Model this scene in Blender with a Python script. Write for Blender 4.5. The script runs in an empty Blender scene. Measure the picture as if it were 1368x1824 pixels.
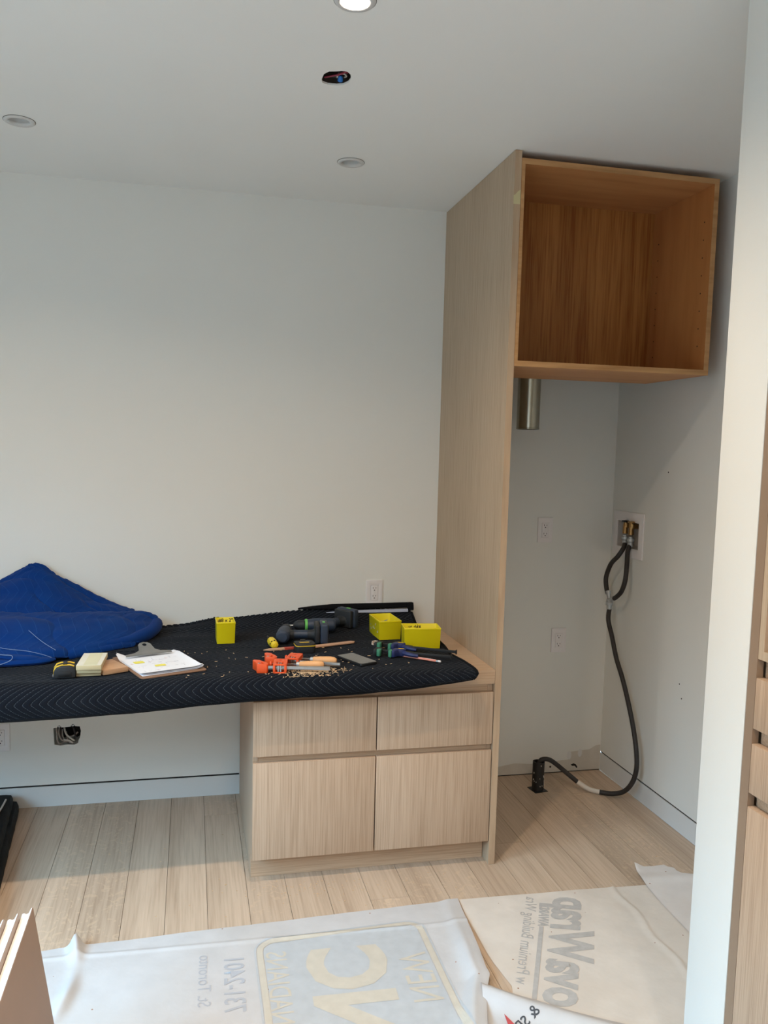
import bpy, bmesh, math, random
from mathutils import Vector, Matrix, noise
from mathutils.geometry import tessellate_polygon
random.seed(7)
C = bpy.context.scene.collection
sc = bpy.context.scene
PI = math.pi
# ------------------------------------------------------------------ camera, light, exposure
H = 2.539                      # ceiling height
XR = 0.8575                    # laundry nook right wall
def cam_basis(pitch, roll, yaw):
    def rx(a): return Matrix.Rotation(a, 3, 'X')
    def ry(a): return Matrix.Rotation(a, 3, 'Y')
    def rz(a): return Matrix.Rotation(a, 3, 'Z')
    return rz(-yaw) @ rx(pitch) @ ry(roll)
B = cam_basis(-0.0987, -0.0246, 0.2255)
cam = bpy.data.cameras.new('camera'); cam_o = bpy.data.objects.new('camera', cam); C.objects.link(cam_o)
r_, f_, u_ = B.col[0], B.col[1], B.col[2]
M3 = Matrix((r_, u_, -f_)).transposed()
cam_o.matrix_world = Matrix.Translation((-1.0686, -3.559, 1.5141)) @ M3.to_4x4()
cam.sensor_fit = 'AUTO'; cam.sensor_width = 36.0
cam.lens = 1483.05 * 36.0 / 1824.0
cam.shift_x = (684 - 679.83) / 1824.0; cam.shift_y = (947.88 - 912) / 1824.0
cam.clip_start = 0.02
sc.camera = cam_o
sc.view_settings.view_transform = 'Standard'; sc.view_settings.look = 'None'
sc.view_settings.gamma = 1.0; sc.view_settings.use_curve_mapping = False
sc.view_settings.exposure = 0.30
try:
    sc.cycles.use_denoising = True; sc.cycles.max_bounces = 10; sc.cycles.diffuse_bounces = 6
    sc.cycles.sample_clamp_indirect = 4.0
except Exception: pass
w = bpy.data.worlds.new('world'); sc.world = w; w.use_nodes = True
wn = w.node_tree; bg = wn.nodes['Background']
# outdoors seen through the windows: pale overcast sky above a dim street of houses
SKY = 15.5
tcw = wn.nodes.new('ShaderNodeTexCoord'); sxw = wn.nodes.new('ShaderNodeSeparateXYZ'); wn.links.new(tcw.outputs['Generated'], sxw.inputs[0])
mrw = wn.nodes.new('ShaderNodeMapRange'); mrw.interpolation_type = 'SMOOTHSTEP'; mrw.inputs['From Min'].default_value = .22; mrw.inputs['From Max'].default_value = .46
wn.links.new(sxw.outputs['Z'], mrw.inputs['Value'])
mxw = wn.nodes.new('ShaderNodeMix'); mxw.data_type = 'RGBA'; mxw.inputs[6].default_value = (.050, .052, .052, 1); mxw.inputs[7].default_value = (.38, .71, 1.0, 1)
wn.links.new(mrw.outputs[0], mxw.inputs[0]); wn.links.new(mxw.outputs[2], bg.inputs[0]); bg.inputs[1].default_value = SKY
def portal(name, loc, rot, sx, sy):
    l = bpy.data.lights.new(name, 'AREA'); l.shape = 'RECTANGLE'; l.size = sx; l.size_y = sy; l.cycles.is_portal = True
    o = bpy.data.objects.new(name, l); C.objects.link(o); o.location = loc; o.rotation_euler = rot; return o
portal('window_portal', (-1.9, -6.48, 1.5), (PI/2, 0, 0), 1.2, 1.2)
portal('window_portal', (-3.09, -2.8, 1.35), (PI/2, 0, -PI/2), 2.8, 2.1)
LAMP_COL = (1.0, 0.80, 0.60)
LAMP_W = 10.5

# ------------------------------------------------------------------ materials
def lin(c): return tuple((x/12.92 if x <= .04045 else ((x+.055)/1.055)**2.4) for x in [v/255 for v in c])
def mat(name, rgb, rough=.6, metal=0.0, var=.0, vscale=8, bump=0.0, bscale=60, spec=.5, coat=0):
    m = bpy.data.materials.new(name); m.use_nodes = True; nt = m.node_tree; N = nt.nodes; L = nt.links
    b = N['Principled BSDF']; c = lin(rgb)
    b.inputs['Roughness'].default_value = rough; b.inputs['Metallic'].default_value = metal
    b.inputs['Specular IOR Level'].default_value = spec
    b.inputs['Coat Weight'].default_value = coat
    tc = N.new('ShaderNodeTexCoord')
    n = N.new('ShaderNodeTexNoise'); n.inputs['Scale'].default_value = vscale; n.inputs['Detail'].default_value = 5
    L.new(tc.outputs['Object'], n.inputs['Vector'])
    r = N.new('ShaderNodeMapRange'); r.inputs['From Min'].default_value = .3; r.inputs['From Max'].default_value = .7
    r.inputs['To Min'].default_value = 1-var; r.inputs['To Max'].default_value = 1+var
    L.new(n.outputs['Fac'], r.inputs['Value'])
    mx = N.new('ShaderNodeVectorMath'); mx.operation = 'SCALE'; mx.inputs[0].default_value = c
    L.new(r.outputs[0], mx.inputs['Scale']); L.new(mx.outputs[0], b.inputs['Base Color'])
    if bump:
        n2 = N.new('ShaderNodeTexNoise'); n2.inputs['Scale'].default_value = bscale; n2.inputs['Detail'].default_value = 4
        L.new(tc.outputs['Object'], n2.inputs['Vector'])
        bp = N.new('ShaderNodeBump'); bp.inputs['Strength'].default_value = bump; bp.inputs['Distance'].default_value = .002
        L.new(n2.outputs['Fac'], bp.inputs['Height']); L.new(bp.outputs[0], b.inputs['Normal'])
    return m
def wood(name, base, dark, axis='Z', fine=260, rough=.5, amt=.75, broad=.35, per_object=.0, fleck=0.0, broadscale=14):
    m = bpy.data.materials.new(name); m.use_nodes = True; nt = m.node_tree; N = nt.nodes; L = nt.links
    b = N['Principled BSDF']; b.inputs['Roughness'].default_value = rough; b.inputs['Specular IOR Level'].default_value = .35
    tc = N.new('ShaderNodeTexCoord'); oi = N.new('ShaderNodeObjectInfo')
    off = N.new('ShaderNodeVectorMath'); off.operation = 'SCALE'; off.inputs[0].default_value = (7.3, 5.1, 9.7)
    L.new(oi.outputs['Random'], off.inputs['Scale'])
    add = N.new('ShaderNodeVectorMath'); add.operation = 'ADD'
    L.new(tc.outputs['Object'], add.inputs[0]); L.new(off.outputs[0], add.inputs[1])
    src = add.outputs[0] if per_object else tc.outputs['Object']
    def tex(across, along, detail, dist=0):
        s = {'X': (along, across, across), 'Y': (across, along, across), 'Z': (across, across, along)}[axis]
        mp = N.new('ShaderNodeMapping'); mp.inputs['Scale'].default_value = s
        L.new(src, mp.inputs['Vector'])
        n = N.new('ShaderNodeTexNoise'); n.inputs['Scale'].default_value = 1; n.inputs['Detail'].default_value = detail
        n.inputs['Distortion'].default_value = dist
        L.new(mp.outputs[0], n.inputs['Vector']); return n.outputs['Fac']
    a = tex(fine, 4.5, 3); bb = tex(broadscale, .8, 4, .6)
    ma = N.new('ShaderNodeMapRange'); ma.inputs['From Min'].default_value = .42; ma.inputs['From Max'].default_value = .72
    ma.inputs['To Max'].default_value = amt; L.new(a, ma.inputs['Value'])
    mb = N.new('ShaderNodeMapRange'); mb.inputs['From Min'].default_value = .35; mb.inputs['From Max'].default_value = .7
    mb.inputs['To Max'].default_value = broad; L.new(bb, mb.inputs['Value'])
    su = N.new('ShaderNodeMath'); su.operation = 'ADD'; su.use_clamp = True
    L.new(ma.outputs[0], su.inputs[0]); L.new(mb.outputs[0], su.inputs[1])
    mix = N.new('ShaderNodeMix'); mix.data_type = 'RGBA'
    mix.inputs[6].default_value = (*lin(base), 1); mix.inputs[7].default_value = (*lin(dark), 1)
    L.new(su.outputs[0], mix.inputs[0])
    col = mix.outputs[2]
    if fleck:
        v = tex(26, 22, 2, 2.2)
        w2 = N.new('ShaderNodeMapRange'); w2.inputs['From Min'].default_value = .57; w2.inputs['From Max'].default_value = .62
        L.new(v, w2.inputs['Value'])
        gate = N.new('ShaderNodeMath'); gate.operation = 'GREATER_THAN'; gate.inputs[1].default_value = .62
        L.new(oi.outputs['Random'], gate.inputs[0])
        mu = N.new('ShaderNodeMath'); mu.operation = 'MULTIPLY'; L.new(w2.outputs[0], mu.inputs[0]); L.new(gate.outputs[0], mu.inputs[1])
        mu2 = N.new('ShaderNodeMath'); mu2.operation = 'MULTIPLY'; mu2.inputs[1].default_value = fleck; L.new(mu.outputs[0], mu2.inputs[0])
        m3 = N.new('ShaderNodeMix'); m3.data_type = 'RGBA'; m3.inputs[7].default_value = (*lin((216, 190, 160)), 1)
        L.new(mu2.outputs[0], m3.inputs[0]); L.new(col, m3.inputs[6]); col = m3.outputs[2]
    if per_object:
        pr = N.new('ShaderNodeMapRange'); pr.inputs['To Min'].default_value = 1-per_object; pr.inputs['To Max'].default_value = 1+per_object
        fr = N.new('ShaderNodeMath'); fr.operation = 'FRACT'
        m10 = N.new('ShaderNodeMath'); m10.operation = 'MULTIPLY'; m10.inputs[1].default_value = 17.3
        L.new(oi.outputs['Random'], m10.inputs[0]); L.new(m10.outputs[0], fr.inputs[0]); L.new(fr.outputs[0], pr.inputs['Value'])
        sv = N.new('ShaderNodeVectorMath'); sv.operation = 'SCALE'
        L.new(col, sv.inputs[0]); L.new(pr.outputs[0], sv.inputs['Scale']); col = sv.outputs[0]
    L.new(col, b.inputs['Base Color'])
    bp = N.new('ShaderNodeBump'); bp.inputs['Strength'].default_value = .12; bp.inputs['Distance'].default_value = .001
    bp.invert = True
    L.new(su.outputs[0], bp.inputs['Height']); L.new(bp.outputs[0], b.inputs['Normal'])
    return m
def quilt_mat(name, base, dusty, thread, lw=.05, dust=.25):
    """cloth with lighter stitch thread where the quilting coordinate (uv.x) crosses an integer"""
    m = bpy.data.materials.new(name); m.use_nodes = True; nt = m.node_tree; N = nt.nodes; L = nt.links
    b = N['Principled BSDF']; b.inputs['Roughness'].default_value = .95; b.inputs['Specular IOR Level'].default_value = .15
    b.inputs['Sheen Weight'].default_value = .04
    uv = N.new('ShaderNodeUVMap'); sx = N.new('ShaderNodeSeparateXYZ'); L.new(uv.outputs[0], sx.inputs[0])
    def M(op, a, bv=None, clamp=False):
        n = N.new('ShaderNodeMath'); n.operation = op; n.use_clamp = clamp
        for i, s in enumerate((a, bv)):
            if s is None: continue
            if isinstance(s, (int, float)): n.inputs[i].default_value = s
            else: L.new(s, n.inputs[i])
        return n.outputs[0]
    fr = M('FRACT', sx.outputs[0]); d = M('ABSOLUTE', M('SUBTRACT', fr, .5))        # .5 at the stitch line
    line = M('GREATER_THAN', d, .5-lw)
    dash = M('GREATER_THAN', M('FRACT', M('MULTIPLY', sx.outputs[1], 190)), .22)
    tc = N.new('ShaderNodeTexCoord'); n = N.new('ShaderNodeTexNoise'); n.inputs['Scale'].default_value = 5; n.inputs['Detail'].default_value = 7
    n.inputs['Roughness'].default_value = .65
    L.new(tc.outputs['Object'], n.inputs['Vector'])
    mr = N.new('ShaderNodeMapRange'); mr.inputs['From Min'].default_value = .48; mr.inputs['From Max'].default_value = .8; mr.inputs['To Max'].default_value = dust
    L.new(n.outputs['Fac'], mr.inputs['Value'])
    mx = N.new('ShaderNodeMix'); mx.data_type = 'RGBA'; mx.inputs[6].default_value = (*lin(base), 1); mx.inputs[7].default_value = (*lin(dusty), 1)
    L.new(mr.outputs[0], mx.inputs[0])
    m2 = N.new('ShaderNodeMix'); m2.data_type = 'RGBA'; m2.inputs[7].default_value = (*lin(thread), 1)
    L.new(mx.outputs[2], m2.inputs[6]); L.new(M('MULTIPLY', M('MULTIPLY', line, dash), .42), m2.inputs[0])
    L.new(m2.outputs[2], b.inputs['Base Color'])
    n2 = N.new('ShaderNodeTexNoise'); n2.inputs['Scale'].default_value = 420; L.new(tc.outputs['Object'], n2.inputs['Vector'])
    bp = N.new('ShaderNodeBump'); bp.inputs['Strength'].default_value = .35; bp.inputs['Distance'].default_value = .001
    L.new(n2.outputs['Fac'], bp.inputs['Height']); L.new(bp.outputs[0], b.inputs['Normal'])
    return m
def emit(name, rgb, s):
    m = bpy.data.materials.new(name); m.use_nodes = True; b = m.node_tree.nodes['Principled BSDF']
    b.inputs['Base Color'].default_value = (*rgb, 1); b.inputs['Emission Color'].default_value = (*rgb, 1); b.inputs['Emission Strength'].default_value = s
    return m
def paper_mat(name, rgb, warm, rough=.75):
    m = mat(name, rgb, rough, var=.05, vscale=13, bump=.35, bscale=40)
    nt = m.node_tree; N = nt.nodes; L = nt.links; b = N['Principled BSDF']
    src = b.inputs['Base Color'].links[0].from_socket
    tc = N.new('ShaderNodeTexCoord'); n = N.new('ShaderNodeTexNoise'); n.inputs['Scale'].default_value = 2.6; n.inputs['Detail'].default_value = 8
    L.new(tc.outputs['Object'], n.inputs['Vector'])
    mr = N.new('ShaderNodeMapRange'); mr.inputs['From Min'].default_value = .45; mr.inputs['From Max'].default_value = .72; mr.inputs['To Max'].default_value = .55
    L.new(n.outputs['Fac'], mr.inputs['Value'])
    mx = N.new('ShaderNodeMix'); mx.data_type = 'RGBA'; mx.inputs[7].default_value = (*lin(warm), 1)
    L.new(mr.outputs[0], mx.inputs[0]); L.new(src, mx.inputs[6]); 
    sp = N.new('ShaderNodeTexVoronoi'); sp.inputs['Scale'].default_value = 17; L.new(tc.outputs['Object'], sp.inputs['Vector'])
    ls = N.new('ShaderNodeMath'); ls.operation = 'LESS_THAN'; ls.inputs[1].default_value = .045; L.new(sp.outputs['Distance'], ls.inputs[0])
    m2 = N.new('ShaderNodeMix'); m2.data_type = 'RGBA'; m2.inputs[7].default_value = (*lin((150, 110, 85)), 1)
    L.new(ls.outputs[0], m2.inputs[0]); L.new(mx.outputs[2], m2.inputs[6]); L.new(m2.outputs[2], b.inputs['Base Color'])
    return m

WALL = mat('wall_paint', (221, 221, 216), .75, var=.012, vscale=2, bump=.05, bscale=300)
CEIL = mat('ceiling_paint', (234, 234, 230), .85, var=.01, vscale=2)
TRIM = mat('trim_paint', (214, 214, 212), .5)
PATCH = mat('unpainted_compound', (200, 194, 184), .9, var=.05, vscale=20)
VEN = wood('oak_veneer_upright', (192, 166, 142), (156, 129, 104), 'Z', fine=360, amt=.7, broad=.16)
VENX = wood('oak_veneer_level', (196, 168, 141), (162, 133, 106), 'X', fine=260, amt=.6, broad=.3)
VENP = wood('oak_veneer_panel', (186, 166, 142), (160, 138, 112), 'Z', fine=170, amt=.6, broad=.25, broadscale=9)
EDGE = wood('oak_edge', (188, 162, 134), (164, 136, 110), 'Z', fine=60, amt=.5, broad=.4)
RAWZ = wood('raw_oak_upright', (184, 126, 68), (142, 84, 36), 'Z', fine=150, amt=.75, broad=.6, broadscale=16)
RAWS = wood('raw_oak_side', (188, 128, 76), (160, 100, 52), 'Z', fine=30, amt=.3, broad=.7, broadscale=7)
RAWX = wood('raw_oak_level', (196, 142, 92), (170, 114, 66), 'X', fine=30, amt=.3, broad=.7, broadscale=9)
RAWE = wood('raw_oak_edge', (198, 152, 104), (160, 112, 66), 'X', fine=45, amt=.6, broad=.5)
PLANK = wood('oak_plank', (200, 178, 156), (168, 145, 123), 'Y', fine=130, amt=.55, broad=.5, per_object=.06, fleck=.35, rough=.45)
GAP = mat('plank_joint', (92, 72, 54), .9)
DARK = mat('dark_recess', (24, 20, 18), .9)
WHITEP = mat('white_plastic', (226, 222, 222), .35)
WHITEL = mat('white_lamp', (204, 203, 200), .5)
BLACKP = mat('black_plastic', (24, 25, 27), .45, var=.1, bump=.1)
PAINTY = mat('paint_spattered_black', (26, 25, 25), .5, var=.15, vscale=30)
STEEL = mat('steel', (178, 178, 178), .28, metal=1, var=.06, vscale=30)
GALV = mat('galvanised', (176, 172, 158), .22, metal=1, var=.05, vscale=25)
ZINC = mat('zinc_fitting', (178, 182, 184), .4, metal=.45)
BRASS = mat('brass', (176, 140, 92), .35, metal=.9)
RUBBER = mat('hose_rubber', (42, 38, 36), .6, var=.3, vscale=25)
RUBBERW = mat('hose_white_paint', (214, 206, 196), .7, var=.05)
CLOTHK = quilt_mat('black_quilted_cloth', (13, 17, 25), (44, 48, 54), (112, 120, 128), lw=.032, dust=.28)
CLOTHB = quilt_mat('blue_quilted_cloth', (0, 44, 106), (6, 60, 124), (44, 86, 144), lw=.016, dust=.5)
BINDK = mat('black_binding', (17, 18, 21), .95, bump=.4, bscale=400, spec=.15)
BINDB = mat('blue_binding', (14, 44, 112), .95, bump=.4, bscale=400, spec=.15)
THREADW = mat('white_thread', (120, 140, 175), .9)
YEL = mat('yellow_plastic', (226, 208, 20), .38, var=.02)
MARK = mat('black_marker', (52, 44, 20), .8)
ORANGE = mat('orange_paint', (226, 84, 34), .4, var=.04, vscale=40)
HANDLE = wood('turned_handle_wood', (224, 170, 118), (200, 142, 90), 'X', fine=90, amt=.4, broad=.3, rough=.4)
NAVYP = mat('navy_tool_plastic', (40, 52, 70), .5, var=.06, vscale=30)
BLACKT = mat('black_tool_rubber', (28, 31, 35), .6)
GREENT = mat('green_tool_plastic', (106, 190, 92), .45)
BLUEC = mat('blue_clamp_plastic', (34, 44, 92), .45)
TEALC = mat('green_clamp_pad', (62, 132, 104), .55)
PINEW = mat('white_painted_block', (216, 212, 196), .6, var=.03, vscale=30)
CREAM = mat('cream_block_face', (208, 204, 172), .6, var=.04)
BLOCKE = wood('block_edge', (202, 188, 150), (176, 156, 116), 'X', fine=80, amt=.4, broad=.3)
BLOCKO = wood('oak_block', (198, 160, 126), (166, 126, 94), 'X', fine=220, amt=.6, broad=.3)
STICK = wood('cedar_strip', (206, 166, 138), (180, 136, 106), 'X', fine=220, amt=.4, broad=.3)
REDP = mat('red_pencil_paint', (176, 72, 56), .5)
PENO = mat('orange_pencil_paint', (236, 112, 74), .45)
HARDB = mat('brown_hardboard', (132, 100, 78), .7, var=.05)
SHEET = mat('office_paper', (232, 234, 240), .7)
NOTE = mat('yellow_note', (232, 222, 96), .7)
INK = mat('grey_ink', (176, 178, 190), .8)
INKR = mat('red_ink', (214, 160, 160), .8)
GLASSK = mat('phone_glass', (38, 40, 44), .12, coat=1)
MEMB = paper_mat('building_membrane', (194, 192, 192), (184, 178, 172))
MEMBW = paper_mat('building_membrane_warm', (212, 203, 193), (196, 182, 167))
PRINTG = mat('faded_grey_print', (176, 172, 168), .8, var=.09, vscale=45)
PRINTB = mat('faded_blue_print', (181, 184, 187), .8, var=.05, vscale=30)
PRINTL = mat('faded_light_blue_print', (175, 177, 183), .8)
PRINTC = mat('cream_print', (196, 188, 174), .8, var=.05, vscale=30)
PRINTK = mat('black_print', (70, 72, 76), .8)
REDF = mat('red_print', (186, 76, 78), .8)
TAPE = mat('masking_tape', (200, 188, 144), .7)
SAW = mat('wood_shavings', (212, 180, 142), .9)
WHITEB = mat('white_primed_board', (236, 232, 226), .5)
TAUPE = mat('taupe_panel_face', (160, 134, 116), .55, var=.03)
KWRAP = mat('black_wrap', (16, 17, 19), .7, bump=.6, bscale=35, spec=.25)
WIREB = mat('cable_grey', (150, 140, 132), .5); WIREW = mat('cable_white', (198, 192, 184), .5)
WIREK = mat('cable_black', (40, 34, 34), .5); WIRER = mat('cable_red', (150, 60, 76), .5); BLUEW = mat('blue_connector', (20, 108, 190), .4)
BOXM = mat('metal_box', (70, 62, 56), .5, metal=.5)

# ------------------------------------------------------------------ builders
class MB:
    def __init__(s): s.v = []; s.f = []; s.m = []
    def add(s, V, F, mi=0):
        o = len(s.v); s.v += [tuple(v) for v in V]; s.f += [tuple(i+o for i in f) for f in F]; s.m += [mi]*len(F); return s
    def box(s, x0, x1, y0, y1, z0, z1, mi=0, T=None):
        V = [(x, y, z) for z in (z0, z1) for y in (y0, y1) for x in (x0, x1)]
        if T is not None: V = [T @ Vector(v) for v in V]
        return s.add(V, [(0, 2, 3, 1), (4, 5, 7, 6), (0, 1, 5, 4), (2, 6, 7, 3), (0, 4, 6, 2), (1, 3, 7, 5)], mi)
    def rings(s, R, close=True, caps=True, mi=0):
        n = len(R[0]); V = [p for r in R for p in r]; F = []
        for i in range(len(R)-1):
            for j in range(n if close else n-1):
                k = (j+1) % n; F.append((i*n+j, i*n+k, (i+1)*n+k, (i+1)*n+j))
        if caps and close: F.append(tuple(range(n))[::-1]); F.append(tuple((len(R)-1)*n+j for j in range(n)))
        return s.add(V, F, mi)
    def lathe(s, prof, T=None, seg=24, mi=0, caps=True):
        """prof: (radius, height) about local z"""
        R = []
        for r, h in prof:
            R.append([Vector((r*math.cos(2*PI*j/seg), r*math.sin(2*PI*j/seg), h)) for j in range(seg)])
        if T is not None: R = [[T @ p for p in q] for q in R]
        return s.rings(R, True, caps, mi)
    def cyl(s, p0, p1, r0, r1=None, seg=16, mi=0):
        p0 = Vector(p0); p1 = Vector(p1); r1 = r0 if r1 is None else r1
        q = (p1-p0).to_track_quat('Z', 'Y').to_matrix().to_4x4(); T = Matrix.Translation(p0) @ q
        return s.lathe([(r0, 0), (r1, (p1-p0).length)], T, seg, mi)
    def tube(s, P, r, seg=10, mi=0, sub=6):
        P = cr([Vector(p) for p in P], sub); R = []; up = Vector((0, 0, 1)); prev = None
        for i, p in enumerate(P):
            t = (P[min(i+1, len(P)-1)] - P[max(i-1, 0)]).normalized()
            if prev is None:
                a = up.cross(t); a = a if a.length > .1 else Vector((1, 0, 0)).cross(t)
            else: a = prev - t*prev.dot(t)
            a.normalize(); prev = a; b = t.cross(a)
            rr = r(i/(len(P)-1)) if callable(r) else r
            R.append([p + a*rr*math.cos(2*PI*j/seg) + b*rr*math.sin(2*PI*j/seg) for j in range(seg)])
        return s.rings(R, True, True, mi)
    def prism(s, outer, holes, z0, z1, T=None, mi=0):
        """polygon with holes in local xy, extruded z0..z1"""
        loops = [[Vector((x, y, 0)) for x, y in outer]] + [[Vector((x, y, 0)) for x, y in h] for h in holes]
        tri = tessellate_polygon(loops); flat = [p for l in loops for p in l]; n = len(flat)
        V = [Vector((p.x, p.y, z0)) for p in flat] + [Vector((p.x, p.y, z1)) for p in flat]
        F = [tuple(t) for t in tri] + [tuple(i+n for i in t)[::-1] for t in tri]; o = 0
        for l in loops:
            k = len(l)
            for j in range(k): a = o+j; b = o+(j+1) % k; F.append((a, b, b+n, a+n))
            o += k
        if T is not None: V = [T @ v for v in V]
        return s.add(V, F, mi)
    def grid(s, fn, nu, nv, mi=0):
        V = [fn(i/nu, j/nv) for j in range(nv+1) for i in range(nu+1)]; a = nu+1
        return s.add(V, [(j*a+i, j*a+i+1, (j+1)*a+i+1, (j+1)*a+i) for j in range(nv) for i in range(nu)], mi)
def cr(P, sub):
    if len(P) < 3 or sub <= 1: return P
    out = []
    for i in range(len(P)-1):
        p0 = P[max(i-1, 0)]; p1 = P[i]; p2 = P[i+1]; p3 = P[min(i+2, len(P)-1)]
        for k in range(sub):
            t = k/sub
            out.append(.5*((2*p1)+(p2-p0)*t+(2*p0-5*p1+4*p2-p3)*t*t+(3*p1-p0-3*p2+p3)*t**3))
    out.append(P[-1]); return out
def mesh_of(mb, mats, name='mesh', bevel=0, smooth=False, seg=2, fixn=True, angle=35):
    me = bpy.data.meshes.new(name)
    me.from_pydata(mb.v, [], mb.f)
    for m in (mats if isinstance(mats, (list, tuple)) else [mats]): me.materials.append(m)
    for i, p in enumerate(me.polygons): p.material_index = mb.m[i]
    bm = bmesh.new(); bm.from_mesh(me)
    if fixn:
        bmesh.ops.remove_doubles(bm, verts=bm.verts, dist=1e-6); bmesh.ops.recalc_face_normals(bm, faces=bm.faces)
    if bevel:
        es = [e for e in bm.edges if len(e.link_faces) == 2 and e.calc_face_angle(0) > .5]
        bmesh.ops.bevel(bm, geom=es, offset=bevel, segments=seg, affect='EDGES', profile=.5)
    bm.to_mesh(me); bm.free()
    if smooth or bevel:
        for p in me.polygons: p.use_smooth = True
        try: me.set_sharp_from_angle(angle=math.radians(angle))
        except Exception: pass
    me.update(); return me
def obj(name, mb, mats, parent=None, bevel=0, smooth=False, T=None, **k):
    me = mb if isinstance(mb, bpy.types.Mesh) else mesh_of(mb, mats, name, bevel, smooth, **k)
    o = bpy.data.objects.new(name, me); C.objects.link(o)
    if parent is not None: o.parent = parent
    if T is not None: o.matrix_local = T
    return o
def tag(o, label=None, cat=None, group=None, kind=None):
    if label: o['label'] = label
    if cat: o['category'] = cat
    if group: o['group'] = group
    if kind: o['kind'] = kind
    return o
def thing(name, label, cat, loc=(0, 0, 0), rz=0, group=None):
    o = bpy.data.objects.new(name, None); C.objects.link(o); o.location = loc; o.rotation_euler = (0, 0, rz)
    o.empty_display_size = .05
    return tag(o, label, cat, group)
def struct(name, mb, m, parent=None, **k):
    o = obj(name, mb, m, parent, **k)
    if parent is None: o['kind'] = 'structure'
    return o
def copy_tree(o, parent=None):
    c = o.copy(); C.objects.link(c)
    if parent is not None: c.parent = parent
    for ch in list(o.children): copy_tree(ch, c)
    return c
def bx(*a): return MB().box(*a)
def circ(x, y, r, n=28, ry=None): return [(x+r*math.cos(2*PI*i/n), y+(ry or r)*math.sin(2*PI*i/n)) for i in range(n)]
def rect(x0, x1, y0, y1): return [(x0, y0), (x1, y0), (x1, y1), (x0, y1)]
def rrect(x0, x1, y0, y1, r, n=5):
    P = []
    for cx, cy, a in ((x1-r, y0+r, -90), (x1-r, y1-r, 0), (x0+r, y1-r, 90), (x0+r, y0+r, 180)):
        for i in range(n+1):
            t = math.radians(a+90*i/n); P.append((cx+r*math.cos(t), cy+r*math.sin(t)))
    return P
WALLXZ = Matrix(((1, 0, 0, 0), (0, 0, -1, 0), (0, 1, 0, 0), (0, 0, 0, 1)))     # local (x,y,z)->(x,-z,y): z towards the room
WALLYZ = Matrix(((0, 0, -1, 0), (1, 0, 0, 0), (0, 1, 0, 0), (0, 0, 0, 1)))     # local (x,y,z)->(-z, x, y): for a wall facing -x

# ------------------------------------------------------------------ setting
DX0, DX1 = -3.1, 1.2           # room extents
YR = -6.5
# floor: sub-floor slab and individual planks
fl = struct('floor', MB().box(DX0-.1, XR+.1, YR-.1, 0.12, -.05, -.014), GAP)
PW = .1345
k0 = -10
random.seed(3)
for k in range(-15, 8):
    x1 = -.074 + k*PW; x0 = x1 - PW
    if x1 > XR + PW: continue
    x1 = min(x1, XR-.001)
    if x0 > XR-.01: continue
    y = 0.0; first = {-1: .58, -5: .38, -2: .95, -3: 1.3, -7: 1.05, -4: 1.6, -6: .2}.get(k, random.uniform(.2, 1.7))
    y1 = 0.0; L_ = first
    while y1 > -3.3:
        y0 = max(y1-L_, -3.4)
        obj('plank', MB().box(x0+.0007, x1-.0007, y0+.0006, y1-.0006, -.014, 0.0), PLANK, fl)
        y1 = y0; L_ = random.uniform(.9, 1.9)
obj('subfloor_cover', bx(DX0, XR, YR, -3.4, -.013, -.0005), PLANK, fl)

# back wall with an opening for the electrical box
bw = MB()
hole = [(-1.622, .264), (-1.598, .259), (-1.57, .262), (-1.543, .259), (-1.529, .266), (-1.526, .28), (-1.5205, .29), (-1.517, .318), (-1.521, .337), (-1.54, .339), (-1.5415, .345),
        (-1.548, .349), (-1.556, .345), (-1.557, .338), (-1.594, .336), (-1.595, .342), (-1.602, .346), (-1.609, .342), (-1.61, .336), (-1.625, .334)]
outer = [(DX0, .094), (-.864, .094), (-.864, 0), (XR, 0), (XR, H), (DX0, H)]
bw.prism(outer, [hole], -.1, 0, WALLXZ)
wb = struct('wall_back', bw, WALL)
obj('studs_behind', bx(DX0, XR, .10, .12, 0, H), DARK, wb)
# unpainted filler along the foot of the nook's back wall
rag = [(.02, .004), (XR-.002, .004), (XR-.002, .125), (.83, .122), (.80, .105), (.70, .098), (.69, .06), (.6, .056), (.5, .05), (.42, .058), (.33, .045), (.22, .05), (.13, .038), (.02, .045)]
obj('filler_patch', MB().prism(rag, [], 0, .0007, WALLXZ), PATCH, wb)
m_ = MB()
for px, pz in ((.05, .022), (.60, .03)): m_.prism(circ(px, pz, .005, 10), [], .0008, .0016, WALLXZ)
m_.prism([(.705, .035), (.712, .028), (.727, .027), (.735, .016), (.741, .02), (.732, .034), (.72, .04)], [], .0008, .0016, WALLXZ)
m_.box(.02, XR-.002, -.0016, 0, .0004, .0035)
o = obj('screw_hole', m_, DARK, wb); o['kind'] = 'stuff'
m_ = MB()
for px, pz, rr in ((.695, .082, .012), (.75, .09, .011)): m_.prism(circ(px, pz, rr, 12, rr*1.8), [], .0008, .0014, WALLXZ)
o = obj('filler_dab', m_, TRIM, wb); o['kind'] = 'stuff'
struct('baseboard_back', bx(DX0, -.864, 0, .012, .0, .0865), TRIM)
obj('reveal_gap', bx(DX0, -.864, .004, .012, .0865, .094), DARK, bpy.data.objects['baseboard_back'])

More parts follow.
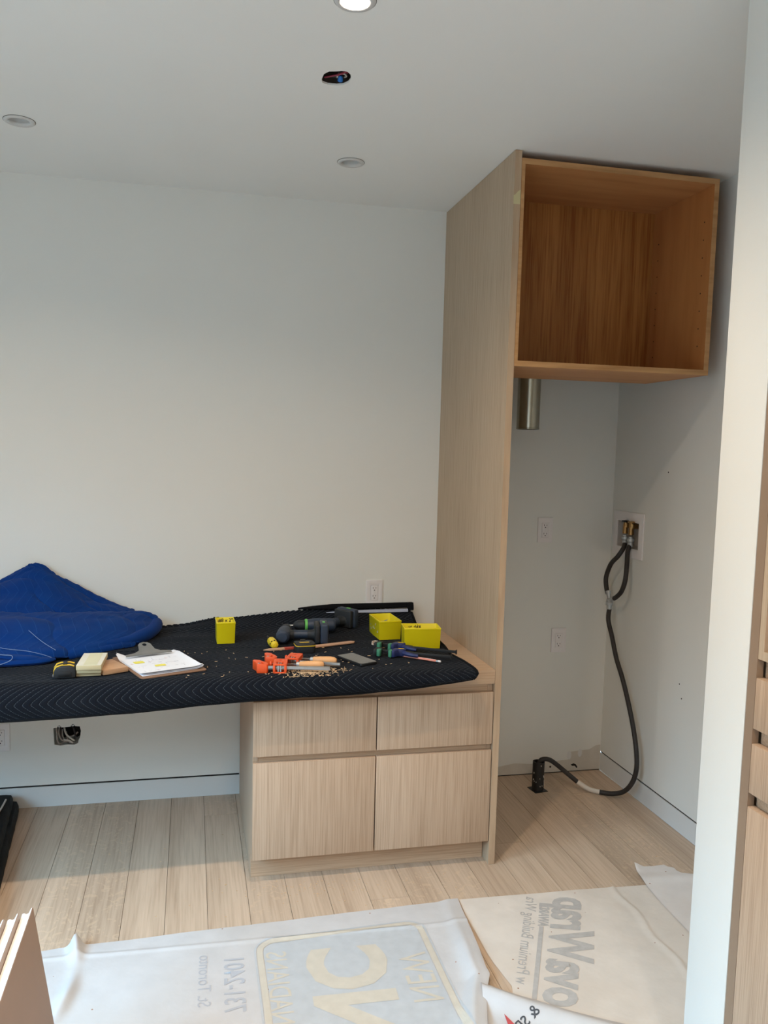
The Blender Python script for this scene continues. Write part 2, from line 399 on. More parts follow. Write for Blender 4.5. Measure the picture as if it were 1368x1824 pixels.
# nook right wall (faces -x) with an opening for the washer box
wr = MB(); OY0, OY1, OZ0, OZ1 = -.25, -.062, 1.10, 1.218
YN = -1.9
wr.prism([(YN+.001, .094), (0, .094), (0, H), (YN+.001, H)], [rect(OY0-.006, OY1+.006, OZ0-.006, OZ1+.006)], -.1, 0, Matrix.Translation((XR, 0, 0)) @ WALLYZ)
wr_o = struct('wall_right', wr, WALL)
struct('baseboard_right', bx(XR, XR+.012, YN+.001, 0, 0, .0865), TRIM)
obj('reveal_gap', bx(XR+.004, XR+.012, YN+.001, 0, .0865, .094), DARK, bpy.data.objects['baseboard_right'])
m_ = MB()
for yy, zz in ((-.62, .60), (-.64, .545), (-.45, 1.45)): m_.prism(circ(yy, zz, .003, 8), [], .0002, .001, Matrix.Translation((XR, 0, 0)) @ WALLYZ)
o = obj('scuff_mark', m_, DARK, wr_o); o['kind'] = 'stuff'
struct('wall_stub', bx(.085, 1.2, -2.043, YN, 0.0005, H), WALL, bevel=.0015)
struct('wall_side', bx(.80, .93, YR, -2.044, 0, H), WALL)
TL_ = Matrix(((0, 0, 1, DX0), (1, 0, 0, 0), (0, 1, 0, 0), (0, 0, 0, 1)))
struct('wall_left', MB().prism(rect(YR, .1, 0, H), [rect(-4.2, -1.4, .3, 2.4)], -.1, 0, TL_), WALL)
struct('window_2', MB().prism(rect(-4.2, -1.4, .3, 2.4), [rect(-4.14, -2.83, .36, 2.34), rect(-2.77, -1.46, .36, 2.34)], -.07, -.02, TL_), TRIM)
# rear wall behind the camera with a glazed opening
m_ = MB().prism(rect(DX0-.1, .93, 0, H), [rect(-2.5, -1.3, .9, 2.1)], 0, .1, Matrix.Translation((0, YR, 0)) @ WALLXZ)
struct('wall_rear', m_, WALL)
wf = struct('window_1', MB().prism(rect(-2.5, -1.3, .9, 2.1), [rect(-2.45, -1.92, .95, 2.05), rect(-1.88, -1.35, .95, 2.05)], .02, .07, Matrix.Translation((0, YR, 0)) @ WALLXZ), TRIM)

# ceiling with openings for the downlights and the missing fitting
LIGHTS = [(-.705, -1.568, 1), (-.513, -.497, 0), (-1.612, -.567, 0)]
EH = [(-.717, -1.135), (-.712, -1.118), (-.695, -1.109), (-.670, -1.111), (-.652, -1.12), (-.641, -1.14), (-.6385, -1.165), (-.645, -1.19), (-.657, -1.205), (-.672, -1.204),
      (-.683, -1.199), (-.705, -1.192), (-.716, -1.172)]
m_ = MB().prism(rect(DX0-.1, 1.2, YR-.1, 0.1), [circ(x, y, .036, 32) for x, y, _ in LIGHTS] + [EH], H, H+.005)
ce = struct('ceiling', m_, CEIL)
obj('joist_cover', bx(DX0-.1, 1.2, YR-.1, .1, H+.12, H+.14), DARK, ce)

# ------------------------------------------------------------------ ceiling lights
mat_trim_shade = mat('trim_shade', (96, 94, 90), .9)
def downlight(x, y, on, label):
    t = thing('ceiling_light', label, 'ceiling light', (x, y, H), 0, None if on else 'unlit ceiling downlights')
    s = 1.0
    obj('trim_ring', MB().lathe([(.034, .001), (.047, .0005), (.0485, -.0015), (.046, -.0045), (.037, -.0055), (.0335, -.004), (.0315, .002), (.0315, .006), (.034, .006)], seg=40, caps=False), WHITEL, t, smooth=True, angle=50)
    obj('shadow_ring', MB().lathe([(.047, -.0002), (.0497, -.0002), (.0497, -.0010), (.047, -.0010), (.047, -.0002)], seg=40, caps=False), mat_trim_shade, t)  # dark ring paints in the shadow line between trim and ceiling
    obj('baffle', MB().lathe([(.0335, -.002), (.0325, .004), (.029, .03), (.029, .042), (.0345, .042), (.0345, 0)], seg=36, caps=False), WHITEL, t, smooth=True, fixn=False)
    if on:
        obj('lens', MB().lathe([(.0002, .016), (.0315, .016), (.0315, .02), (.0002, .02)], seg=36), emit('lamp_lens', (1, .93, .82), 14), t)
        l = bpy.data.lights.new('downlight', 'AREA'); l.shape = 'DISK'; l.size = .056; l.energy = LAMP_W; l.color = LAMP_COL; l.spread = math.radians(150)
        lo = bpy.data.objects.new('downlight', l); C.objects.link(lo); lo.parent = t; lo.location = (0, 0, .012)
    else:
        obj('lens', MB().lathe([(.0002, .026), (.020, .026), (.020, .03), (.0002, .03)], seg=28), WHITEP, t)
        obj('lens_gap', MB().lathe([(.020, .0295), (.0295, .0295), (.0295, .031), (.020, .031)], seg=28), DARK, t)
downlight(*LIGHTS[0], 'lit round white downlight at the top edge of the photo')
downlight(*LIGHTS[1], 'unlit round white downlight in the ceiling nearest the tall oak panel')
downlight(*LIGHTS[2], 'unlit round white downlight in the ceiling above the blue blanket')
for x, y in ((-2.0, -1.568), (-.85, -3.0), (-.60, -3.9), (-.60, -4.8), (-1.6, -4.8)):   # unseen lamps, added mainly to brighten and warm the nook
    l = bpy.data.lights.new('downlight', 'AREA'); l.shape = 'DISK'; l.size = .056; l.energy = LAMP_W; l.color = LAMP_COL; l.spread = math.radians(150)
    lo = bpy.data.objects.new('downlight', l); C.objects.link(lo); lo.location = (x, y, H-.012)

# open junction box in the ceiling
jb = thing('junction_box', 'open ceiling junction box with red and blue wiring showing', 'electrical box', (-.678, -1.157, H))
obj('box_shell', MB().lathe([(.052, .006), (.052, .055), (.001, .056), (.001, .06), (.056, .06), (.056, .006)], seg=24, caps=False), BOXM, jb)
def wires(parent, specs, r):
    for name, m, P, lab in specs:
        o = obj(name, MB().tube(P, r, 7, sub=5), m, parent, smooth=True)
        if lab: o['label'] = lab
wires(jb, [('wire', WIRER, [(-.028, .036, .014), (-.01, .01, .009), (.012, -.012, .008), (.028, -.03, .012), (.033, -.012, .018), (.028, .02, .022)], 'red wire'),
           ('wire', WIRER, [(-.022, .038, .018), (0, .006, .011), (.018, -.016, .012), (.03, -.022, .02)], 'red wire'),
           ('wire', WIREK, [(-.018, .036, .02), (-.004, .022, .012), (.006, .012, .02), (.018, .02, .03)], 'black wire'),
           ('wire', WIREK, [(-.03, .0, .02), (-.01, -.02, .018), (.02, -.03, .02)], 'black wire'),
           ('wire', WIREW, [(.006, .04, .02), (.007, .02, .012), (.001, .016, .016)], 'white wire'),
           ('wire', WIREW, [(.005, .004, .014), (.02, -.004, .012), (.03, .012, .014), (.028, .034, .02)], 'white wire')], .0024)
obj('wire_nut', MB().lathe([(.0025, 0), (.0075, .003), (.007, .012), (.004, .018)], Matrix.Translation((.014, .026, .002)) @ Matrix.Rotation(.9, 4, 'X'), 10), BLUEW, jb, smooth=True)
obj('screw_lug', MB().lathe([(.001, 0), (.007, 0), (.007, .004), (.001, .004)], Matrix.Translation((-.031, -.006, .014)), 10), WIREW, jb)

# ------------------------------------------------------------------ outlets
def outlet(x, z, label, wall='back', gfci=False, wd=.073, group=None, gangs=1, ry=0):
    t = thing('wall_outlet', label, 'outlet', (x, -.0, z), 0, group)
    W2 = wd/2 + (.046/2 if gangs == 2 else 0)
    recs = [0] if gangs == 1 else [-.023*1, .023*1]
    holes = [rrect(c-.0168, c+.0168, -.0335, .0335, .002) for c in recs]
    obj('wall_plate', MB().prism(rrect(-W2, W2, -.0575, .0575, .003), holes, .0002, .005, WALLXZ), WHITEP, t, bevel=.0008)
    for c in recs:
        r = obj('receptacle', MB().prism(rrect(c-.0162, c+.0162, -.033, .033, .002), [], .0002, .0062, WALLXZ), WHITEP, t, bevel=.0006)
        m = MB()
        for zc in (.019, -.016) if not gfci else (.0195, -.019):
            m.prism(rect(c-.0075, c-.0055, zc-.001, zc+.007), [], .0062, .0064, WALLXZ)
            m.prism(rect(c+.0055, c+.0075, zc, zc+.006), [], .0062, .0064, WALLXZ)
            m.prism(circ(c, zc-.007, .0026, 10), [], .0062, .0064, WALLXZ)
        o = obj('slot', m, DARK, r); o['kind'] = 'stuff'
        if gfci:
            obj('test_button', MB().prism(rect(c-.011, c+.011, .0005, .0045), [], .0062, .0072, WALLXZ), WHITEP, r)
            obj('reset_button', MB().prism(rect(c-.011, c+.011, -.0055, -.0015), [], .0062, .0072, WALLXZ), WHITEP, r)
    return t
outlet(-.2795, .883, 'white wall outlet just above the black blanket on the desk')
outlet(.5195, 1.164, 'upper white wall outlet in the laundry nook', gfci=True)
outlet(.6115, .645, 'lower white wall outlet in the laundry nook', gfci=True)
outlet(-1.852, .306, 'white double wall outlet low under the desk at the left edge', gangs=2)

# open electrical box under the desk
eb = thing('electrical_box', 'open wall box stuffed with grey cables under the desk', 'electrical box', (-1.575, 0, .298))
obj('box_shell', MB().prism(rect(-.056, .062, -.046, .058), [rect(-.053, .059, -.043, .055)], -.095, -.012, WALLXZ), BOXM, eb)
wires(eb, [('cable', WIREB, [(-.042, .02, .035), (-.036, .002, .0), (-.034, 0.0, -.02), (-.025, .012, -.034), (0, .03, -.03)], None),
           ('cable', WIREB, [(-.030, .03, .036), (-.029, .004, .01), (-.018, .0, -.014), (.004, .003, -.024), (.02, .02, -.02)], None),
           ('cable', WIREW, [(-.012, .03, .034), (-.002, .002, .012), (.014, .0, -.006), (.032, .004, -.022)], 'white cable'),
           ('cable', WIREW, [(-.02, .03, .02), (-.012, .003, -.012), (.01, .0, -.018), (.026, .0, -.03)], 'white cable'),
           ('cable', WIREK, [(-.022, .02, .036), (-.02, .002, .0), (.0, .004, -.026), (.02, .01, -.034)], 'black cable'),
           ('cable', WIREK, [(.02, .03, .03), (.03, .0, .03), (.036, -.002, .0), (.03, .01, -.02)], 'black cable'),
           ('cable', WIREB, [(.012, .02, -.01), (.03, .006, .0), (.044, .015, .01)], None),
           ('cable', WIREB, [(-.005, .03, .01), (.01, .003, -.024), (.03, .003, -.03)], None)], .0035)
for px, pz in ((-.027, .044), (.026, .046)):
    obj('mounting_ear', MB().prism(circ(px, pz, .0065, 12), [circ(px, pz, .003, 8)], -.012, -.004, WALLXZ), STEEL, eb)

# ------------------------------------------------------------------ tall panel, desk, drawer unit
D = .79; PT = .0243
tp = obj('oak_gable', bx(.0005, PT, -D+.0008, -.001, 0.0008, H-.0015), VENP); tag(tp, 'tall oak veneer end panel from floor to ceiling beside the desk', 'panel')
obj('edge_band', bx(.0004, PT+.0001, -D, -D+.0008, 0.0008, H-.0015), EDGE, tp)
mt = obj('masking_tape', MB().prism([(-.001, 2.36), (.0235, 2.36), (.0235, 2.408), (.014, 2.402), (.006, 2.392), (-.001, 2.388)], [], D+.0001, D+.0006, WALLXZ), TAPE)
tag(mt, 'scrap of cream masking tape on the front edge of the tall oak panel', 'tape')
CL = -.8634
dk = obj('desk_worktop', bx(-2.6, -.0002, -D, -.0015, .684, .734), VENX, bevel=.001); tag(dk, 'long oak desk worktop mostly hidden under the black blanket', 'desk')
sp_ = obj('desk_end_panel', bx(-2.6, -2.57, -D+.03, -.014, 0.001, .6835), VEN); tag(sp_, 'oak end panel carrying the far left end of the desk', 'panel')
bc = thing('drawer_cabinet', 'oak veneer base cabinet with four handleless drawers under the desk', 'cabinet', (CL, -D, 0))
CW = -CL - .001
for xa in (0, CW-.0185):
    obj('side_panel', MB().prism([(.0805, .0008), (D-.014, .0008), (D-.014, .683), (.022, .683), (.022, .0856), (.0805, .0856)], [], -xa-.018, -xa, WALLYZ), VEN, bc)
obj('back_panel', bx(.0185, CW-.0185, D-.03, D-.018, .09, .683), VEN, bc)
obj('bottom_panel', bx(.0185, CW-.0185, .03, D-.031, .086, .104), VENX, bc)
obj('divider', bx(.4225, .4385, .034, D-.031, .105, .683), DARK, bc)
o = obj('toe_kick', bx(.0005, CW-.001, .0622, .08, .0008, .0855), VENX, bc); 
zt, zm1, zm0, zb_ = .6519, .4597, .4362, .0903
for i, (xa, xb) in enumerate(((.0, .4283), (.4325, CW-.002))):
    for (za, zb2) in ((zm1, zt), (zb_, zm0)):
        dr = obj('drawer', bx(xa, xb, .002, .021, za, zb2), VEN, bc, bevel=.0006)
        m = MB().box(xa+.014, xb-.014, .024, .6, za+.02, zb2-.04 if zb2 > .5 else zb2-.06)
        obj('drawer_box', m, RAWX, dr)
    for zc in (zt, zm0):
        obj('finger_channel', bx(xa+(.0185 if i == 0 else -.0020), xb+(.0020 if i == 0 else -.001), .024, .03, zc-.03, zc+(.0315 if zc == zt else .0245)), VENX, bc)
# ------------------------------------------------------------------ upper cabinet
UW = .7835; UZ0, UZ1 = 1.8153, 2.5132; UD = .433; T_ = .019; YF = -.7922
uc = thing('wall_cabinet', 'open oak wall cabinet box hung high in the laundry nook', 'cabinet', (PT+.0006, YF, UZ0))
ux = UW - PT - .0006; uz = UZ1-UZ0
obj('side_panel', bx(0, .012, .001, UD, 0, uz), RAWS, uc)
rs = obj('side_panel', bx(ux-T_, ux, .001, UD, 0, uz), RAWS, uc)
obj('top_panel', bx(.0121, ux-T_, .001, UD, uz-T_, uz), RAWX, uc)
obj('bottom_panel', bx(.0121, ux-T_, .001, UD, 0, T_), RAWX, uc)
obj('back_panel', bx(.0121, ux-T_, UD-.03, UD-.018, T_, uz-T_), RAWZ, uc)
obj('edge_band', MB().prism(rect(0, ux, 0, uz), [rect(.012, ux-T_, T_, uz-T_)], -.001, .0, WALLXZ), RAWE, uc)
m = MB()
TY = Matrix.Translation((ux-T_, 0, 0)) @ WALLYZ
for yy, z0_ in ((.05, .11), (UD-.075, .10)):
    for i in range(8): m.prism(circ(yy, z0_+i*.064, .0027, 8), [], .0001, .0007, TY)
o = obj('shelf_pin_hole', m, DARK, rs); o['kind'] = 'stuff'
hk = MB().box(.12, ux-.12, UD, -YF-.002, uz-.12, uz-.02)
obj('hanging_rail', hk, RAWX, uc)

# vent pipe hanging behind the upper cabinet
vp = thing('vent_pipe', 'short shiny metal vent pipe hanging behind the wall cabinet', 'pipe', (.3435, -.17, 1.617))
obj('duct', MB().lathe([(.0475, 0), (.049, .004), (.049, .0045+.8), (.0478, .8045), (.0478, .004)], seg=40, caps=False), GALV, vp, smooth=True, fixn=False)
obj('crimp_ring', MB().lathe([(.0485, .0), (.0497, .001), (.0497, .006), (.0485, .007)], seg=40, caps=False), GALV, vp, smooth=True)

# ------------------------------------------------------------------ washer valve box, hose, standpipe
vb = thing('washer_valve_box', 'white washer supply box set in the nook wall', 'valve box', (XR, -.156, 1.16))
TV = Matrix.Translation((0, .156, -1.16)) @ WALLYZ
obj('frame', MB().prism(rrect(-.288, -.024, 1.058, 1.262, .003), [rect(OY0, OY1, OZ0, OZ1)], .0003, .006, TV), WHITEP, vb, bevel=.0012)
m = MB().prism(rect(OY0-.004, OY1+.004, OZ0-.004, OZ1+.004), [rect(OY0, OY1, OZ0, OZ1)], -.075, .0, TV)
m.prism(rect(OY0-.004, OY1+.004, OZ0-.004, OZ1+.004), [], -.08, -.075, TV)
obj('recess', m, mat('grey_plastic', (190, 184, 178), .5), vb)
for i, yy in enumerate((-.1455, -.197)):
    y = yy + .156; zc = .052
    v = MB(); v.cyl((.04, y, zc-.012), (.0, y, zc-.012), .011, .011, 12); v.cyl((-.012, y, zc+.004), (-.012, y, zc-.048), .0095, .0125, 12); v.lathe([(.001, -.013), (.011, -.011), (.014, 0), (.011, .011), (.001, .013)], Matrix.Translation((-.008, y, zc-.012)), 12)
    o = obj('valve', v, BRASS, vb, smooth=True); obj('valve_handle', MB().box(-.03, -.008, y-.024, y+.004, zc+.004, zc+.012), BLACKP if i == 0 else BRASS, o, bevel=.002)
    obj('valve_stem', MB().cyl((-.012, y, zc), (-.012, y, zc+.014), .0035, .0035, 8), STEEL, o)
hs = thing('washer_hose', 'black Y shaped washing machine hose hanging from the valve box to the floor pipe', 'hose', (XR-.05, -.13, .82))
off = Vector((XR-.05, -.13, .82))
def L2(P): return [Vector(p)-off for p in P]
jz = (.797, -.124, .862)
hA = L2([(.846, -.1455, 1.122), (.835, -.158, 1.10), (.806, -.165, 1.063), (.798, -.118, 1.02), (.797, -.082, .955), (.797, -.09, .905), (.797, -.107, .882)])
hB = L2([(.846, -.197, 1.118), (.83, -.205, 1.09), (.812, -.235, 1.03), (.80, -.249, .965), (.797, -.225, .91), (.797, -.175, .874), (.797, -.155, .868)])
for P in (hA, hB):
    obj('hose_branch', MB().tube(P, .0105, 12), RUBBER, hs, smooth=True)
    obj('coupling', MB().lathe([(.009, -.004), (.012, 0), (.0125, .018), (.010, .019), (.0155, .024), (.0165, .03), (.0155, .036), (.010, .037), (.010, .044)], Matrix.Translation(P[0] + Vector((0, 0, -.008))), 12), ZINC, hs, smooth=True)
jv = Vector(jz)-off
m = MB().cyl(hA[-1]+Vector((0, -.0, .012)), jv+Vector((0, 0, -.004)), .0115, .009, 12)
m.cyl(hB[-1]+Vector((0, -.012, .003)), jv+Vector((0, 0, -.006)), .0115, .009, 12)
m.lathe([(.009, .0), (.0135, -.003), (.0135, -.014), (.0165, -.016), (.0165, -.03), (.0115, -.032), (.0115, -.05)], Matrix.Translation(jv), 14)
obj('y_fitting', m, ZINC, hs, smooth=True)
main = L2([(.797, -.127, .815), (.8, -.118, .76), (.805, -.15, .69), (.81, -.19, .6), (.815, -.245, .52), (.815, -.305, .43), (.815, -.36, .33), (.812, -.40, .24), (.81, -.412, .165), (.806, -.39, .095), (.79, -.35, .04), (.755, -.31, .0165), (.715, -.275, .0125)])
main2 = L2([(.715, -.275, .0125), (.675, -.25, .018), (.63, -.225, .045)])
main3 = L2([(.63, -.225, .045), (.585, -.2, .082), (.545, -.188, .115), (.515, -.182, .136), (.49, -.178, .142), (.469, -.175, .134), (.463, -.174, .10)])
obj('hose', MB().tube(main, .0105, 12), RUBBER, hs, smooth=True)
tag(obj('hose_section', MB().tube(main2, .0108, 12), RUBBERW, hs, smooth=True), 'length of hose whitened with paint')
obj('hose_tail', MB().tube(main3, .0105, 12), RUBBER, hs, smooth=True)
st = thing('standpipe', 'black plastic drain pipe standing out of the nook floor', 'pipe', (.461, -.176, 0))
obj('pipe', MB().lathe([(.0265, .001), (.0265, .132), (.022, .132), (.022, .02)], seg=28, caps=False), PAINTY, st, smooth=True, fixn=False)
obj('floor_patch', MB().box(-.033, .033, -.036, .036, .0005, .002, 0, Matrix.Rotation(.15, 4, 'Z')), BLACKP, st)
m = MB()
random.seed(9)
for i in range(16):
    a = random.uniform(PI*1.0, PI*2.0); z = random.uniform(.02, .125); r = .0266
    m.box(r*math.cos(a)-.0012, r*math.cos(a)+.0012, r*math.sin(a)-.0012, r*math.sin(a)+.0012, z, z+random.uniform(.002, .008))
o = obj('paint_spatter', m, RUBBERW, st); o['kind'] = 'stuff'

# ------------------------------------------------------------------ right hand cabinet run behind the stub wall
rc = thing('tall_cabinet', 'oak cabinet with drawers and open upper box at the right edge', 'cabinet', (.087, -2.0445, 0))
obj('filler_strip', bx(-.0015, .0145, -.0265, -.0004, .001, 2.46), mat('taupe_filler', (140, 118, 98), .6, var=.04), rc)
obj('side_panel', bx(.031, .69, -.018, -.001, .001, 2.46), VENP, rc)
ym = -1.0; ys = -.028
for (za, zb2) in ((.949, 1.058), (.809, .916), (.09, .779)):
    obj('drawer', bx(-.002, .017, ym, ys, za, zb2), VEN, rc, bevel=.0008)
for za in (.779, .916, 1.058):
    obj('finger_channel', bx(.02, .0325, ym, -.0275, za-.02, za+.052), VENX, rc)
obj('upper_box', MB().prism([(ym, 1.098), (ys+.002, 1.098), (ys+.002, 2.44), (ym, 2.44)], [rect(ym+.02, ys-.015, 1.117, 2.42)], -.02, .0, WALLYZ), VENP, rc)
m = MB().box(.021, .66, ys-.013, ys-.002, 1.10, 2.43); m.box(.021, .66, ym, ym+.02, 1.10, 2.43); m.box(.65, .66, ym+.02, ys-.014, 1.10, 2.43); m.box(.021, .65, ym+.02, ys-.014, 1.100, 1.116)
obj('upper_box_lining', m, RAWS, rc)
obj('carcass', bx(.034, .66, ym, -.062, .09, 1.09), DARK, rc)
obj('toe_kick', bx(.05, .07, ym, -.02, .001, .089), VENX, rc)

# ------------------------------------------------------------------ black moving blanket on the desk
def lerp(x, pts):
    if x <= pts[0][0]: return pts[0][1]
    for (a, va), (b, vb_) in zip(pts, pts[1:]):
        if x <= b: return va+(vb_-va)*(x-a)/(b-a)
    return pts[-1][1]
ZH = [(-2.5, .632), (-1.65, .648), (-1.31, .658), (-.917, .683), (-.455, .694), (-.30, .706), (-.16, .718), (-.09, .724)]
ZB = [(-1.45, .748), (-1.25, .752), (-1.1, .765), (-.975, .79), (-.955, .785), (-.78, .797), (-.58, .815), (-.47, .815), (-.1, .803)]
KP = .095; KA = .062; KS = .0245
def tri(t): t = t % 2; return 1-2*abs(t-1)      # -1..1
def rtri(t):                                     # rounded triangle wave
    a = tri(t); return a*(1.12-.12*a*a) if abs(a) < .9 else a
X0K, X1K = -2.48, -.093
NX = 700; NV = 230
def kprofile(x):
    zh = lerp(x, ZH); zb = lerp(x, ZB); dr = .748-zh; k = min(1, dr/.05)
    P = [Vector((0, -.846-.006*k, zh)), Vector((0, -.862, zh+.3*dr)), Vector((0, -.86, zh+.62*dr)), Vector((0, -.846, zh+.9*dr)), Vector((0, -.815, .7505)), Vector((0, -.76, .749)),
         Vector((0, -.6, .7485)), Vector((0, -.4, .7485)), Vector((0, -.25, .7485)), Vector((0, -.16, .7485+.15*(zb-.748))), Vector((0, -.09, .75+.5*(zb-.748))), Vector((0, -.035, zb-.008)), Vector((0, -.017, zb))]
    return cr(P, 14)
cols = []
for i in range(NX+1):
    x = X0K+(X1K-X0K)*i/NX; P = kprofile(x)
    if i % 7 == 0 or i == NX:
        s = [0]
        for a, b in zip(P, P[1:]): s.append(s[-1]+(b-a).length)
        Lx = s[-1]; row = []
        k = 0
        for j in range(NV+1):
            d = Lx*j/NV
            while k < len(s)-2 and s[k+1] < d: k += 1
            row.append((P[k].lerp(P[k+1], (d-s[k])/max(1e-9, s[k+1]-s[k])), d))
        last = row
    cols.append((x, last))
V = []; UVs = []
def redge(v):  # the right hand edge wanders
    return lerp(v, [(0, -.012), (.03, 0), (.14, -.002), (.28, -.022), (.42, -.004), (.55, 0), (.72, -.03), (.95, -.02)])
for j in range(NV+1):
    for i in range(NX+1):
        x, row = cols[i]; p, d = row[j]; u = i/NX
        xx = x + redge(d)*max(0, (u-.8)/.2)
        # rounded front right corner
        w_ = (xx + KA*rtri((d+.045)/KP))/KS
        fr = abs((w_ % 1)-.5)*2
        q = 1-max(0, (fr-.35)/.65)**2.2
        t1 = row[min(j+1, NV)][0]-row[max(j-1, 0)][0]
        n = Vector((0, -t1.z, t1.y)).normalized()
        n = n if n.z > 0 or j < NV*.2 else n
        wr_ = noise.noise(Vector((xx*5, d*7, 0)))*.004*(1 if .12 < d else .4) + max(0, noise.noise(Vector((xx*2.3+4, d*9, 3))))*.006*(1 if .5 < d < .95 else 0)
        edge = min(1, (X1K-x)/.02+.35)
        V.append((xx, p.y+n.y*(.0042*q*edge+wr_), max(p.z+n.z*(.0042*q*edge+wr_), .743 if -.79 < p.y else 0)))
        UVs.append((w_, d))
kb = thing('moving_blanket', 'black quilted moving blanket covering the desk top', 'blanket', (-1.2, -.4, .7345))
me = bpy.data.meshes.new('cover'); a = NX+1
me.from_pydata([(x+1.2, y+.4, z-.7345) for x, y, z in V], [], [(j*a+i, j*a+i+1, (j+1)*a+i+1, (j+1)*a+i) for j in range(NV) for i in range(NX)])
uvl = me.uv_layers.new(name='UVMap')
fl_uv = [0.0]*(2*len(me.loops))
for l in me.loops: fl_uv[2*l.index], fl_uv[2*l.index+1] = UVs[l.vertex_index]
uvl.data.foreach_set('uv', fl_uv)
me.materials.append(CLOTHK)
for p in me.polygons: p.use_smooth = True
cov = obj('cover', me, None, kb)
md = cov.modifiers.new('thickness', 'SOLIDIFY'); md.thickness = .0075; md.offset = -1
# bound hems: front hem, right hem, folded back hem with white selvedge
front = [Vector(V[i])-Vector((-1.2, -.4, .7345)) for i in range(0, NX+1, 20)]
obj('front_hem', MB().tube([p+Vector((0, .003, -.001)) for p in front], .0055, 8, sub=2), BINDK, kb, smooth=True)
right = [Vector(V[j*a+NX])-Vector((-1.2, -.4, .7345)) for j in range(0, NV+1, 8)]
obj('side_hem', MB().tube([p+Vector((.001, 0, .0)) for p in right], .0062, 8, sub=2), BINDK, kb, smooth=True)
def strip(P, hw, th, up, m, name, parent):
    """flat padded band following P; hw half width along up, th thickness"""
    R = []
    for p, u in zip(P, up):
        n = Vector(u).cross(Vector((1, 0, 0))).normalized(); u = Vector(u).normalized(); w_ = hw(p) if callable(hw) else hw
        R.append([Vector(p)+u*w_*ca+n*th*sa for ca, sa in ((-1, 0), (-.8, .8), (0, 1), (.8, .8), (1, 0), (.8, -.8), (0, -1), (-.8, -.8))])
    return obj(name, MB().rings(R), m, parent, smooth=True)
fb = [(-.62+1.2, .40-.030, .0885), (-.56+1.2, .4-.028, .0915), (-.47+1.2, .4-.026, .0935), (-.38+1.2, .4-.026, .094), (-.25+1.2, .4-.025, .0945), (-.14+1.2, .4-.025, .0955), (-.112+1.2, .4-.025, .096)]
strip([Vector(p) for p in fb], lambda p: .004+.0085*min(1, max(0, (p.x-.58)/.14)), .007, [(0, .35, 1)]*7, BINDK, 'folded_hem', kb)
fe = [(-.135+1.2, .4-.036, .091), (-.108+1.2, .4-.036, .0915)]
strip([Vector(p) for p in fe], .0175, .007, [(0, .3, 1)]*2, BINDK, 'folded_end', kb)
sw = [(-.50+1.2, .4-.045, .0725), (-.42+1.2, .4-.047, .0735), (-.30+1.2, .4-.047, .0745), (-.2+1.2, .4-.047, .075), (-.135+1.2, .4-.047, .0755)]
strip([Vector(p) for p in sw], lambda p: .0015+.0055*min(1, max(0, (p.x-.70)/.12)), .002, [(0, .35, 1)]*5, mat('grey_selvedge', (170, 176, 194), .9), 'pale_selvedge', kb)

# shavings and crumbs
random.seed(21)
m = MB()
for i in range(520):
    if i < 430: x = random.gauss(-.665, .045)+random.uniform(-.03, .03); y = random.gauss(-.80, .022)+(x+.665)*.12
    else: x = random.uniform(-1.3, -.3); y = random.uniform(-.82, -.45)
    y = max(y, -.838)
    if x > -.30: continue
    T = Matrix.Translation((x, y, .7552-(max(0, -y-.815))*.22)) @ Matrix.Rotation(random.uniform(0, PI), 4, 'Z') @ Matrix.Rotation(random.uniform(-.6, .6), 4, 'X')
    l_ = random.uniform(.0012, .0055); m.box(-l_, l_, -.0011, .0011, -.0006, .0006, 0, T)
tag(obj('wood_shavings', m, SAW), 'pale wood shavings scattered on the blanket beside the orange clamps', 'shavings', kind='stuff')
m = MB()
for i in range(150):
    x = random.gauss(-.62, .16) if i < 100 else random.uniform(-1.5, .8); y = random.gauss(-.84, .05) if i < 100 else random.uniform(-1.0, -.35)
    if y > -.74 and -.87 < x < .03: continue
    l_ = random.uniform(.001, .0035)
    m.box(-l_, l_, -.001, .001, .0002, .0012, 0, Matrix.Translation((x, y, 0)) @ Matrix.Rotation(random.uniform(0, PI), 4, 'Z'))
tag(obj('floor_sawdust', m, SAW), 'pale sawdust crumbs on the oak floor in front of the drawers', 'sawdust', kind='stuff')

